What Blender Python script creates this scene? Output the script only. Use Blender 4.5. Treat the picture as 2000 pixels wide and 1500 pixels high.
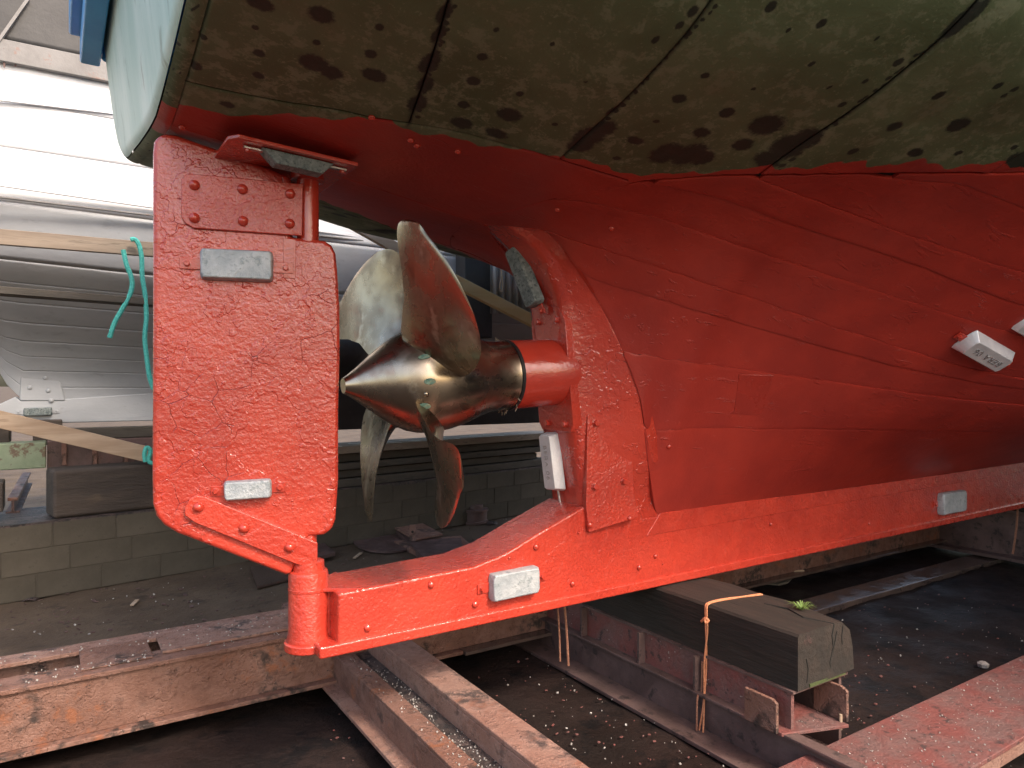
import bpy, math, random
import numpy as np
from mathutils import Vector, Matrix

for o in list(bpy.data.objects): bpy.data.objects.remove(o, do_unlink=True)
random.seed(7); rng = np.random.default_rng(7)
scene = bpy.context.scene
col = scene.collection

# ------------------------------------------------------------------ camera
F = 1387.0                                    # focal length for a 2000 px wide picture
TH = math.radians(57.2)                       # boat axis (+x, towards the bow) against the line of sight
FWD = np.array([math.cos(TH), math.sin(TH), 0.0])
RGT = np.array([math.sin(TH), -math.cos(TH), 0.0])
CAM = np.array([-0.90, -2.99, 1.70])
cd = bpy.data.cameras.new('camera'); cam = bpy.data.objects.new('camera', cd); col.objects.link(cam)
cam.location = CAM
cam.rotation_euler = (math.radians(90), 0, TH - math.radians(90))
cd.sensor_width = 36.0; cd.lens = 36.0 * F / 2000.0
cd.clip_start = 0.05; cd.clip_end = 3000
scene.camera = cam
scene.render.resolution_x = 1024; scene.render.resolution_y = 768

# ------------------------------------------------------------------ sky, sun, exposure
SUN = Vector((0.16, -0.68, 0.715)).normalized()       # towards the sun
w = bpy.data.worlds.new('World'); scene.world = w; w.use_nodes = True
nt = w.node_tree; nt.nodes.clear()
sky = nt.nodes.new('ShaderNodeTexSky'); sky.sky_type = 'NISHITA'; sky.sun_disc = False
sky.sun_elevation = math.asin(SUN.z); sky.sun_rotation = math.atan2(SUN.x, SUN.y)
sky.air_density = 1.5; sky.dust_density = 4.5; sky.ozone_density = 1.0
bg = nt.nodes.new('ShaderNodeBackground'); bg.inputs['Strength'].default_value = 0.15
out = nt.nodes.new('ShaderNodeOutputWorld')
nt.links.new(sky.outputs[0], bg.inputs[0]); nt.links.new(bg.outputs[0], out.inputs[0])
sl = bpy.data.lights.new('sun', 'SUN'); sl.energy = 1.5; sl.angle = math.radians(10); sl.color = (1.0, 0.93, 0.82)
so = bpy.data.objects.new('sun', sl); col.objects.link(so)
so.rotation_euler = (-SUN).to_track_quat('-Z', 'Y').to_euler(); so.location = (4, -6, 12)
scene.view_settings.view_transform = 'Standard'; scene.view_settings.look = 'None'
scene.view_settings.exposure = 1.3; scene.view_settings.gamma = 1.0
scene.view_settings.use_curve_mapping = False
scene.view_settings.use_white_balance = True; scene.view_settings.white_balance_temperature = 6700; scene.view_settings.white_balance_tint = 16   # set for open shade

# ------------------------------------------------------------------ measuring helpers
def V(*a): return np.array(a, float)
def ray(u, v): return FWD + RGT * ((u - 1000) / F) + np.array([0, 0, 1.0]) * ((750 - v) / F)
def on_n(u, v, p0, n):
    d = ray(u, v); n = np.asarray(n, float); return CAM + d * (np.dot(np.asarray(p0, float) - CAM, n) / np.dot(d, n))
def on_y(u, v, y): return on_n(u, v, (0, y, 0), (0, 1, 0))
def on_z(u, v, z): return on_n(u, v, (0, 0, z), (0, 0, 1))
def on_x(u, v, x): return on_n(u, v, (x, 0, 0), (1, 0, 0))
def proj(P):
    P = np.asarray(P, float) - CAM
    d = P @ FWD; return 1000 + F * (P @ RGT) / d, 750 - F * P[..., 2] / d, d
def nrm(a): a = np.asarray(a, float); return a / np.linalg.norm(a)

# ------------------------------------------------------------------ scene helpers
WL = {}
def empty(name, loc, label=None, cat=None, group=None, kind=None):
    o = bpy.data.objects.new(name, None); col.objects.link(o); o.location = loc; o.empty_display_size = 0.1
    WL[o.name] = np.asarray(loc, float); tag(o, label, cat, group, kind); return o
def tag(o, label=None, cat=None, group=None, kind=None):
    if label: o['label'] = label
    if cat: o['category'] = cat
    if group: o['group'] = group
    if kind: o['kind'] = kind
    return o
def link(o, parent, wl):
    col.objects.link(o); WL[o.name] = np.asarray(wl, float)
    if parent is not None:
        o.parent = parent; o.location = WL[o.name] - WL[parent.name]
    else: o.location = WL[o.name]
    return o
def mobj(name, verts, faces, mat, parent=None, smooth=False, bevel=0.0, seg=2, sharp=40, attr=None):
    v = np.asarray(verts, float); c = (v.min(0) + v.max(0)) / 2
    me = bpy.data.meshes.new(name); me.from_pydata((v - c).tolist(), [], [tuple(f) for f in faces]); me.update()
    if attr is not None:
        a = me.attributes.new('paint', 'FLOAT_COLOR', 'POINT'); a.data.foreach_set('color', np.asarray(attr, np.float32).ravel())
    if mat: me.materials.append(mat)
    if smooth:
        me.polygons.foreach_set('use_smooth', [True] * len(me.polygons))
        me.set_sharp_from_angle(angle=math.radians(sharp))
    o = bpy.data.objects.new(name, me)
    if bevel:
        b = o.modifiers.new('bevel', 'BEVEL'); b.width = bevel; b.segments = seg; b.limit_method = 'ANGLE'; b.angle_limit = math.radians(35)
        b.harden_normals = True
        me.polygons.foreach_set('use_smooth', [True] * len(me.polygons))
    return link(o, parent, c)

class MB:
    def __init__(s): s.v = []; s.f = []
    def add(s, v, f):
        n = len(s.v); s.v += [tuple(p) for p in v]; s.f += [tuple(i + n for i in q) for q in f]; return s
    def box(s, c, h, ax=None):
        ax = np.eye(3) if ax is None else np.asarray(ax, float); c = np.asarray(c, float)
        v = [c + ax[0] * h[0] * i + ax[1] * h[1] * j + ax[2] * h[2] * k for k in (-1, 1) for j in (-1, 1) for i in (-1, 1)]
        f = [(0, 2, 3, 1), (4, 5, 7, 6), (0, 1, 5, 4), (2, 6, 7, 3), (0, 4, 6, 2), (1, 3, 7, 5)]
        if np.dot(np.cross(ax[0], ax[1]), ax[2]) < 0: f = [q[::-1] for q in f]
        return s.add(v, f)
    def bb(s, x0, x1, y0, y1, z0, z1): return s.box(((x0 + x1) / 2, (y0 + y1) / 2, (z0 + z1) / 2), ((x1 - x0) / 2, (y1 - y0) / 2, (z1 - z0) / 2))
    def beam(s, p0, p1, wd, ht, up=(0, 0, 1)):
        p0 = np.asarray(p0, float); p1 = np.asarray(p1, float); e = nrm(p1 - p0); sd = nrm(np.cross(e, up)); u = np.cross(sd, e)
        return s.box((p0 + p1) / 2, (np.linalg.norm(p1 - p0) / 2, wd / 2, ht / 2), (e, sd, u))
    def prism(s, pts, d):
        pts = [np.asarray(p, float) for p in pts]; d = np.asarray(d, float); n = len(pts)
        nn = np.zeros(3)
        for i in range(n): nn += np.cross(pts[i], pts[(i + 1) % n])
        if np.dot(nn, d) > 0: pts = pts[::-1]
        v = pts + [p + d for p in pts]
        f = [tuple(range(n)), tuple(range(2 * n - 1, n - 1, -1))] + [(i, i + n, (i + 1) % n + n, (i + 1) % n) for i in range(n)]
        return s.add(v, f)
    def tube(s, path, r, n=8, cap=True):
        path = [np.asarray(p, float) for p in path]; m = len(path); r = r if hasattr(r, '__len__') else [r] * m
        t0 = nrm(path[1] - path[0]); a = nrm(np.cross(t0, (0.31, 0.2, 0.93))); v = []; f = []
        for i in range(m):
            t = nrm(path[min(i + 1, m - 1)] - path[max(i - 1, 0)]); a = nrm(a - t * np.dot(a, t)); b = np.cross(t, a)
            for k in range(n):
                th = 2 * math.pi * k / n; v.append(path[i] + r[i] * (a * math.cos(th) + b * math.sin(th)))
        for i in range(m - 1):
            for k in range(n):
                f.append((i * n + k, i * n + (k + 1) % n, (i + 1) * n + (k + 1) % n, (i + 1) * n + k))
        if cap: f.append(tuple(range(n - 1, -1, -1))); f.append(tuple((m - 1) * n + k for k in range(n)))
        return s.add(v, f)
    def lathe(s, prof, o, ax, n=48, cap=True):
        ax = nrm(ax); o = np.asarray(o, float); a = nrm(np.cross(ax, (0.01, 0.02, 1.0) if abs(ax[2]) < .9 else (1, 0, 0))); b = np.cross(ax, a)
        v = []; f = []; m = len(prof)
        for (h, r) in prof:
            for k in range(n):
                th = 2 * math.pi * k / n; v.append(o + ax * h + r * (a * math.cos(th) + b * math.sin(th)))
        for i in range(m - 1):
            for k in range(n): f.append((i * n + k, i * n + (k + 1) % n, (i + 1) * n + (k + 1) % n, (i + 1) * n + k))
        if cap: f.append(tuple(range(n - 1, -1, -1))); f.append(tuple((m - 1) * n + k for k in range(n)))
        return s.add(v, f)
    def obj(s, name, mat, parent=None, **k): return mobj(name, s.v, s.f, mat, parent, **k)

# ------------------------------------------------------------------ materials
def L(c): return (c[0], c[1], c[2], 1.0)
class N:
    def __init__(s, name):
        s.m = bpy.data.materials.new(name); s.m.use_nodes = True; s.t = s.m.node_tree; s.t.nodes.clear()
        s.o = s.n('ShaderNodeOutputMaterial'); s.b = s.n('ShaderNodeBsdfPrincipled'); s.l(s.b.outputs[0], s.o.inputs[0])
        s.tc = s.n('ShaderNodeTexCoord').outputs['Object']
    def n(s, ty, **k):
        x = s.t.nodes.new(ty)
        for a, b in k.items(): setattr(x, a, b)
        return x
    def l(s, a, b): s.t.links.new(a, b)
    def noise(s, sc, det=5, rough=.55, dist=0.0, vec=None):
        x = s.n('ShaderNodeTexNoise'); x.inputs['Scale'].default_value = sc; x.inputs['Detail'].default_value = min(det, 4)
        x.inputs['Roughness'].default_value = rough; x.inputs['Distortion'].default_value = dist; s.l(vec or s.tc, x.inputs['Vector']); return x.outputs['Fac']
    def vor(s, sc, feat='F1', vec=None, rnd=1.0):
        x = s.n('ShaderNodeTexVoronoi', feature=feat); x.inputs['Scale'].default_value = sc; x.inputs['Randomness'].default_value = rnd; s.l(vec or s.tc, x.inputs['Vector']); return x.outputs['Distance']
    def stretch(s, sx, sy, sz, vec=None):
        x = s.n('ShaderNodeMapping'); x.inputs['Scale'].default_value = (sx, sy, sz); s.l(vec or s.tc, x.inputs['Vector']); return x.outputs[0]
    def rng(s, f, a, b, lo=0.0, hi=1.0, smooth=True):
        x = s.n('ShaderNodeMapRange'); x.interpolation_type = 'SMOOTHSTEP' if smooth else 'LINEAR'
        x.inputs['From Min'].default_value = a; x.inputs['From Max'].default_value = b; x.inputs['To Min'].default_value = lo; x.inputs['To Max'].default_value = hi
        s.l(f, x.inputs['Value']); return x.outputs['Result']
    def mix(s, f, a, b):
        x = s.n('ShaderNodeMix', data_type='RGBA')
        for v, i in ((f, 0), (a, 6), (b, 7)):
            if isinstance(v, (int, float)): x.inputs[i].default_value = v
            elif isinstance(v, tuple): x.inputs[i].default_value = L(v)
            else: s.l(v, x.inputs[i])
        return x.outputs[2]
    def math(s, op, a, b=0.0):
        x = s.n('ShaderNodeMath', operation=op)
        for v, i in ((a, 0), (b, 1)):
            if isinstance(v, (int, float)): x.inputs[i].default_value = v
            else: s.l(v, x.inputs[i])
        return x.outputs[0]
    def set(s, base=None, rough=None, metal=None, spec=None, coat=None):
        for k, v in (('Base Color', base), ('Roughness', rough), ('Metallic', metal), ('Specular IOR Level', spec), ('Coat Weight', coat)):
            if v is None: continue
            if isinstance(v, (int, float)): s.b.inputs[k].default_value = v
            elif isinstance(v, tuple): s.b.inputs[k].default_value = L(v)
            else: s.l(v, s.b.inputs[k])
    def bump(s, h, strength=1.0, dist=0.01):
        x = s.n('ShaderNodeBump'); x.inputs['Strength'].default_value = strength; x.inputs['Distance'].default_value = dist
        s.l(h, x.inputs['Height']); s.l(x.outputs[0], s.b.inputs['Normal']); s.l(x.outputs[0], s.b.inputs['Coat Normal'])

def red_paint(name, base=(.57, .055, .030), lump=1.0, fine=1.0, flake=0.0, rough=.30, crack=0.0, streak=0.0, coat=.7):
    m = N(name)
    c = m.mix(m.rng(m.noise(3.0, 4), .3, .7), base, tuple(np.array(base) * (.80, .74, .8)))
    c = m.mix(m.rng(m.noise(22, 6, .7), .62, .80, 0, .35), c, (.62, .10, .055))
    c = m.mix(m.rng(m.noise(7, 6, .7), .66, .74, 0, .4), c, (.34, .034, .02))
    h = m.math('MULTIPLY', m.noise(16, 5, .6), .55 * lump)
    h = m.math('ADD', h, m.math('MULTIPLY', m.noise(58, 3, .62), .34 * fine))
    if flake:
        f1 = m.rng(m.noise(3.2, 4, .66), .50, .512)
        f2 = m.rng(m.noise(8.0, 4, .62), .60, .615)
        h = m.math('ADD', h, m.math('MULTIPLY', m.math('ADD', f1, f2), flake * .42))
    if crack:
        wv = m.n('ShaderNodeVectorMath', operation='ADD'); nz = m.n('ShaderNodeTexNoise'); nz.inputs['Scale'].default_value = 9; nz.inputs['Detail'].default_value = 5
        m.l(m.tc, nz.inputs['Vector']); sc = m.n('ShaderNodeVectorMath', operation='SCALE'); sc.inputs['Scale'].default_value = .05
        m.l(nz.outputs['Color'], sc.inputs[0]); m.l(m.tc, wv.inputs[0]); m.l(sc.outputs[0], wv.inputs[1])
        d = m.vor(7.5, 'DISTANCE_TO_EDGE', wv.outputs[0]); ck = m.math('MULTIPLY', m.rng(d, .0, .013, 1, 0), m.rng(m.noise(3.3, 3), .53, .60))
        h = m.math('SUBTRACT', h, m.math('MULTIPLY', ck, crack * .8))
        c = m.mix(m.math('MULTIPLY', ck, .65), c, (.16, .014, .012))
    if streak:
        sv = m.stretch(.9, 9, 9); st = m.rng(m.noise(3.2, 7, .7, 0, sv), .60, .72)
        h = m.math('ADD', h, m.math('MULTIPLY', st, streak))
    m.bump(h, .9, .0075)
    m.set(c, m.rng(m.noise(11, 3), .35, .65, rough - .14, rough), 0.0, .5, coat); m.b.inputs['Coat Roughness'].default_value = .05
    return m.m

def hull_mat(name):
    m = N(name)
    at = m.n('ShaderNodeAttribute'); at.attribute_name = 'paint'; sp = m.n('ShaderNodeSeparateColor'); m.l(at.outputs['Color'], sp.inputs[0])
    R, G, B = sp.outputs[0], sp.outputs[1], sp.outputs[2]
    g = m.mix(m.rng(m.noise(1.6, 4, .6), .35, .68), (.080, .112, .050), (.138, .185, .096))
    g = m.mix(m.rng(m.noise(13, 4, .75, .2), .49, .62, 0, .7), g, (.215, .25, .155))
    g = m.mix(m.rng(m.noise(48, 4, .75), .58, .72, 0, .5), g, (.30, .35, .23))
    g = m.mix(m.rng(m.noise(3.0, 3, .6), .58, .72, 0, .3), g, (.11, .105, .045))
    nz = m.math('MULTIPLY', m.math('SUBTRACT', m.noise(55, 4, .7), .5), .55)
    dk = m.rng(m.math('ADD', G, nz), .40, .68, 0, .93)
    dk = m.math('MULTIPLY', dk, m.rng(G, .03, .2))
    g = m.mix(dk, g, (.010, .016, .011))
    g = m.mix(B, g, (.012, .014, .011))
    r = m.mix(m.rng(m.noise(2.5, 5), .3, .7), (.44, .042, .026), (.33, .031, .022))
    r = m.mix(m.rng(m.noise(14, 6, .7), .62, .75, 0, .4), r, (.32, .03, .02))
    edge = m.rng(m.math('ADD', R, m.math('MULTIPLY', m.math('SUBTRACT', m.noise(26, 4), .5), .5)), .46, .54)
    c = m.mix(edge, g, r)
    h = m.math('ADD', m.math('MULTIPLY', m.noise(9, 5), .6), m.math('MULTIPLY', m.noise(70, 5, .65), .2))
    sv = m.stretch(.7, 7, 7); h = m.math('ADD', h, m.math('MULTIPLY', m.math('MULTIPLY', m.rng(m.noise(2.8, 8, .72, .4, sv), .60, .67), edge), .32))
    h = m.math('ADD', h, m.math('MULTIPLY', m.math('MULTIPLY', m.rng(m.noise(6, 3, .7), .64, .66), edge), .10))
    m.bump(h, .85, .008)
    m.set(c, m.rng(edge, 0, 1, .62, .34), 0.0, .5); return m.m

def gen(name, c1, c2, sc=4, c3=None, s3=9, t3=.58, w3=.1, a3=.9, rough=.7, r2=None, metal=0.0, bsc=40, bump=.5, dist=.006, st=(1, 1, 1), spec=.5, speck=None, c4=None, s4=2.0, t4=.55):
    m = N(name); vec = m.stretch(*st) if st != (1, 1, 1) else m.tc
    c = m.mix(m.rng(m.noise(sc, 4, .62, 0, vec), .34, .66), c1, c2)
    if c4: c = m.mix(m.rng(m.noise(s4, 4, .6, 0, vec), t4, t4 + .14, 0, .85), c, c4)
    k = None
    if c3:
        k = m.rng(m.noise(s3, 5, .72, 0, vec), t3, t3 + w3, 0, a3); c = m.mix(k, c, c3)
    h = m.noise(bsc, 4, .68, 0, vec)
    if speck:
        d = m.rng(m.vor(speck, vec=m.tc), .10, .16, 1, 0); d = m.math('MULTIPLY', d, m.rng(m.noise(6, 3), .5, .62)); c = m.mix(d, c, (.55, .52, .47)); h = m.math('ADD', h, d)
    h = m.math('ADD', h, m.math('MULTIPLY', m.noise(bsc * .22, 2, .6, 0, vec), 1.2))
    m.bump(h, bump, dist)
    rr = rough if r2 is None else m.rng(m.noise(sc * 1.7, 5), .35, .65, rough, r2)
    m.set(c, rr, metal, spec); return m.m

RED = red_paint('red_paint', lump=1.0, fine=1.0, flake=.25)
RED_RUD = red_paint('red_paint_rudder', lump=1.0, fine=1.35, flake=.6, crack=.32, rough=.32, coat=.9)
RED_KEEL = red_paint('red_paint_keel', lump=.7, fine=1.7, flake=.2, rough=.34, coat=.6)
RED_SMOOTH = red_paint('red_paint_smooth', lump=.35, fine=.6, rough=.27)
RED_POST = red_paint('red_paint_post', lump=1.2, fine=.9, flake=.55, crack=.4, rough=.22, coat=1.0)
RED_HULL = red_paint('red_paint_hull', base=(.40, .038, .024), lump=.5, fine=.7, rough=.34, coat=0.0)
HULL = hull_mat('antifouling_hull')
DARKIN = gen('dark_seam', (.012, .012, .010), (.02, .018, .014), rough=.9)
PALE = gen('pale_green_paint', (.44, .60, .50), (.60, .72, .62), 2.5, (.24, .36, .27), 12, .55, .12, .55, rough=.5, bsc=30, bump=.3, st=(1, 1, .35), c4=(.33, .30, .2), s4=6, t4=.62)
BLUE = gen('blue_paint', (.04, .33, .74), (.05, .40, .80), 3, rough=.4, bump=.15)
ZINC_OLD = gen('weathered_zinc', (.36, .40, .42), (.52, .55, .56), 14, (.20, .25, .26), 20, .54, .12, .7, rough=.62, metal=.25, bsc=60, bump=.9, dist=.005)
ZINC_GREEN = gen('pitted_zinc', (.17, .21, .21), (.30, .34, .33), 26, (.08, .11, .11), 60, .52, .1, .9, rough=.75, metal=.2, bsc=110, bump=1.0, dist=.007)
ZINC_NEW = gen('new_zinc', (.66, .69, .72), (.78, .80, .82), 8, (.55, .57, .6), 20, .6, .1, .4, rough=.42, metal=.35, bsc=60, bump=.25)
STEEL = gen('bare_steel', (.45, .45, .45), (.6, .6, .6), 20, rough=.35, metal=.8)
def bronze_mat():
    m = N('polished_bronze')
    c = m.mix(m.rng(m.noise(4, 3, .55), .32, .68), (.43, .36, .27), (.27, .22, .165))
    c = m.mix(m.rng(m.noise(8, 4, .6), .55, .72, 0, .55), c, (.135, .108, .090))
    c = m.mix(m.rng(m.noise(6, 3, .6, 0, m.stretch(1.3, .8, 1.1)), .56, .70, 0, .35), c, (.28, .125, .085))
    c = m.mix(m.rng(m.noise(9, 4, .6, 0, m.stretch(.7, 1.2, 1)), .57, .70, 0, .6), c, (.60, .54, .44))
    m.bump(m.noise(7, 3), .12, .010)
    m.set(c, m.rng(m.noise(8, 3), .3, .7, .20, .36), 1.0, .5); return m.m
BRONZE = bronze_mat()
PATINA = gen('green_patina', (.10, .22, .17), (.25, .36, .27), 60, (.3, .25, .12), 80, .55, .1, .8, rough=.6, metal=.3, bsc=120, bump=.8)
def rust_mat(name, c1, c2, stain, hot, grime=.8, rough=.68, bump=.7):
    m = N(name); n1 = m.noise(2.6, 5, .65); n2 = m.noise(14, 5, .72); n3 = m.noise(6.5, 4, .7)
    c = m.mix(m.rng(n1, .36, .64), c1, c2); c = m.mix(m.rng(n2, .50, .64, 0, .55), c, tuple(np.array(c1) * .62))
    c = m.mix(m.rng(n3, .57, .68, 0, .75), c, hot); c = m.mix(m.math('MULTIPLY', m.rng(n1, .52, .62, 0, grime), m.rng(n2, .40, .56)), c, stain)
    c = m.mix(m.math('MULTIPLY', m.rng(m.noise(70, 3, .7), .60, .70), m.rng(n3, .40, .55)), c, stain)
    c = m.mix(m.rng(m.vor(38), .035, .06, .55, 0), c, (.5, .45, .4))
    h = m.math('ADD', m.math('MULTIPLY', n2, .9), m.math('ADD', m.noise(80, 3, .7), m.math('MULTIPLY', m.rng(n3, .50, .54), .5))); m.bump(h, bump, .006)
    m.set(c, m.rng(n2, .35, .65, rough - .12, rough + .12), 0.0, .5); return m.m
RUST = rust_mat('rusty_steel', (.17, .080, .054), (.235, .125, .092), (.034, .024, .020), (.26, .09, .038), .95, bump=1.0)
RUST_PINK = rust_mat('pink_rusty_steel', (.235, .122, .088), (.31, .185, .142), (.055, .040, .036), (.25, .105, .065), .9, bump=.9)
RUST_DARK = gen('dark_rusty_steel', (.085, .052, .045), (.14, .085, .075), 4, (.03, .022, .02), 10, .56, .1, .8, rough=.55, r2=.8, bsc=55, bump=.6, c4=(.20, .075, .055), s4=3, t4=.6)
RUST_RED = gen('red_primed_rust', (.20, .06, .05), (.16, .085, .075), 5, (.045, .03, .028), 14, .57, .08, .85, rough=.55, r2=.8, bsc=70, bump=.9, dist=.008, speck=45)
RUST_WET = gen('wet_rusty_steel', (.07, .05, .044), (.11, .075, .06), 5, (.02, .018, .016), 14, .58, .1, .8, rough=.05, r2=.22, bsc=25, bump=.25, dist=.005, spec=.8)
GRIT = gen('gritty_mud', (.045, .035, .032), (.10, .07, .062), 9, (.018, .016, .016), 16, .5, .1, .9, rough=.6, bsc=90, bump=1.0, dist=.012, speck=60)
MUD = gen('yard_mud', (.074, .049, .029), (.108, .075, .046), 1.4, (.040, .027, .017), 3.2, .55, .12, .8, rough=.75, r2=.9, bsc=26, bump=.7, dist=.015)
MUD_DARK = gen('dark_wet_mud', (.013, .0085, .007), (.026, .016, .0135), 1.6, (.007, .006, .006), 4, .5, .15, .9, rough=.55, r2=.85, bsc=22, bump=.8, dist=.015, spec=.18)
TIMBER = gen('dark_tarred_timber', (.018, .0145, .011), (.031, .022, .016), 3, (.010, .011, .0085), 5, .54, .15, .7, rough=.8, bsc=16, bump=.8, dist=.010, st=(2.4, .35, 2.4), c4=(.075, .035, .03), s4=4, t4=.6)
TIMBER_X = gen('black_timber', (.050, .040, .033), (.075, .058, .046), 3, (.12, .09, .06), 5, .60, .12, .6, rough=.85, bsc=18, bump=.8, dist=.010, st=(.35, 2.4, 2.4))
PINE = gen('weathered_pine', (.38, .27, .18), (.50, .38, .27), 3, (.22, .14, .09), 5, .60, .12, .7, rough=.75, bsc=14, bump=.4, dist=.004, st=(.4, 4, 4))
PINE_YEL = gen('sun_bright_pine', (.74, .52, .24), (.80, .60, .32), 3, (.45, .26, .1), 6, .62, .1, .6, rough=.6, bsc=14, bump=.3, st=(.5, 4, 4))  # yellow pine, colour lightened to stand in for sun on the prop
PLANK_OLD = gen('grey_brown_plank', (.20, .155, .115), (.28, .225, .17), 3, (.09, .07, .05), 6, .56, .12, .7, rough=.8, bsc=14, bump=.5, dist=.005, st=(.4, 4, 4))
PLANK_DK = gen('stacked_dark_plank', (.07, .062, .05), (.11, .095, .075), 3, (.035, .03, .026), 6, .54, .12, .7, rough=.85, bsc=14, bump=.6, st=(.3, 4, 4))
GREYB = gen('grey_boat_paint', (.37, .39, .41), (.43, .45, .47), 2.2, (.27, .28, .29), 6, .58, .14, .5, rough=.5, bsc=24, bump=.35, dist=.004, st=(.6, 1, 1.6))
WHITEB = gen('white_boat_paint', (.74, .76, .78), (.80, .81, .82), 2, (.62, .63, .63), 8, .62, .1, .4, rough=.45, bsc=24, bump=.3, st=(.5, 1, 1.6))
DGREY = gen('dark_grey_paint', (.035, .035, .036), (.05, .05, .05), 3, rough=.5, bump=.2)
LGREY = gen('rail_grey_paint', (.15, .145, .14), (.20, .195, .19), 4, (.22, .12, .09), 9, .62, .08, .6, rough=.55, bump=.3)
CONC = gen('concrete_block_face', (.075, .064, .046), (.100, .086, .063), 3, (.05, .045, .033), 7, .56, .14, .7, rough=.9, bsc=60, bump=.5, dist=.004)
CONC2 = gen('concrete_block_pale', (.085, .073, .053), (.112, .096, .071), 3, (.055, .05, .036), 7, .56, .14, .7, rough=.9, bsc=60, bump=.5, dist=.004)
MORTAR = gen('mortar', (.07, .06, .044), (.09, .078, .058), 5, rough=.95)
TEAL = gen('teal_rope', (.05, .42, .36), (.09, .55, .47), 60, rough=.7, bsc=160, bump=.8)
ORANGE = gen('orange_twine', (.62, .22, .10), (.72, .30, .15), 60, rough=.8, bsc=200, bump=.8)
BROWNTW = gen('brown_twine', (.24, .10, .06), (.32, .15, .09), 60, rough=.85, bsc=200, bump=.8)
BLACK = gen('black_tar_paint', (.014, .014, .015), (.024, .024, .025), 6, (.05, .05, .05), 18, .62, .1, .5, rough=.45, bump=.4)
SHEET = gen('galvanised_sheet', (.34, .35, .36), (.42, .43, .44), 6, (.24, .23, .22), 5, .58, .12, .6, rough=.45, metal=.4, bump=.2, st=(1, 1, .3))
GREENP = gen('faded_green_paint', (.20, .26, .16), (.26, .32, .21), 4, (.15, .09, .06), 5, .56, .08, .9, rough=.6, bump=.4)
LIME = gen('lime_green_paint', (.35, .55, .12), (.42, .62, .16), 3, rough=.5)
MOSS = gen('dull_moss', (.045, .065, .018), (.07, .09, .028), 30, rough=.9)
GRASS = gen('grass_blade', (.14, .24, .05), (.20, .30, .08), 30, rough=.6)
PEBBLE = gen('grit_stone', (.30, .28, .25), (.50, .47, .43), 30, (.1, .09, .08), 40, .5, .1, .7, rough=.8)
GLASS = gen('dark_window', (.02, .03, .035), (.03, .04, .045), 3, rough=.08)

# ------------------------------------------------------------------ fasteners (shared meshes)
def dome_mesh(name, r, h, mat, hexa=False):
    b = MB()
    if hexa:
        b.lathe([(0, r * 1.3), (h * .22, r * 1.3), (h * .25, r * 1.02), (h * .85, r), (h, r * .82)], (0, 0, 0), (0, 0, 1), 6)
    else:
        b.lathe([(0, r), (h * .35, r * .97), (h * .7, r * .76), (h * .93, r * .42), (h, r * .1)], (0, 0, 0), (0, 0, 1), 14)
    me = bpy.data.meshes.new(name); me.from_pydata([tuple(map(float, p)) for p in b.v], [], b.f); me.update()
    me.polygons.foreach_set('use_smooth', [not hexa] * len(me.polygons)); me.materials.append(mat); return me
RIVET = dome_mesh('rivet', .014, .012, RED_SMOOTH)
RIVET_S = dome_mesh('rivet_small', .010, .008, RED_SMOOTH)
BOLT = dome_mesh('bolt', .021, .024, RED_SMOOTH)
BOLT_HEX = dome_mesh('bolt_hex', .019, .024, RED_SMOOTH, True)
GREY_RIVET = dome_mesh('grey_rivet', .02, .012, GREYB)
RUSTY_BOLT = dome_mesh('rusty_bolt', .018, .016, RUST_DARK)
BRASS_PLUG = dome_mesh('brass_plug', .012, .008, BRONZE)
def fix(name, me, p, n, parent, sc=1.0):
    o = bpy.data.objects.new(name, me); o.rotation_mode = 'QUATERNION'
    o.rotation_quaternion = Vector(nrm(n)).to_track_quat('Z', 'Y') @ Matrix.Rotation(random.uniform(0, 6.28), 4, 'Z').to_quaternion()
    o.scale = (sc, sc, sc); return link(o, parent, np.asarray(p, float))

# ================================================================== THE FISHING BOAT
BOAT = empty('fishing_boat', (2.0, 0, .6), 'red and green steel and wood fishing boat hauled out, bronze propeller, seen from astern', 'boat')
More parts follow.
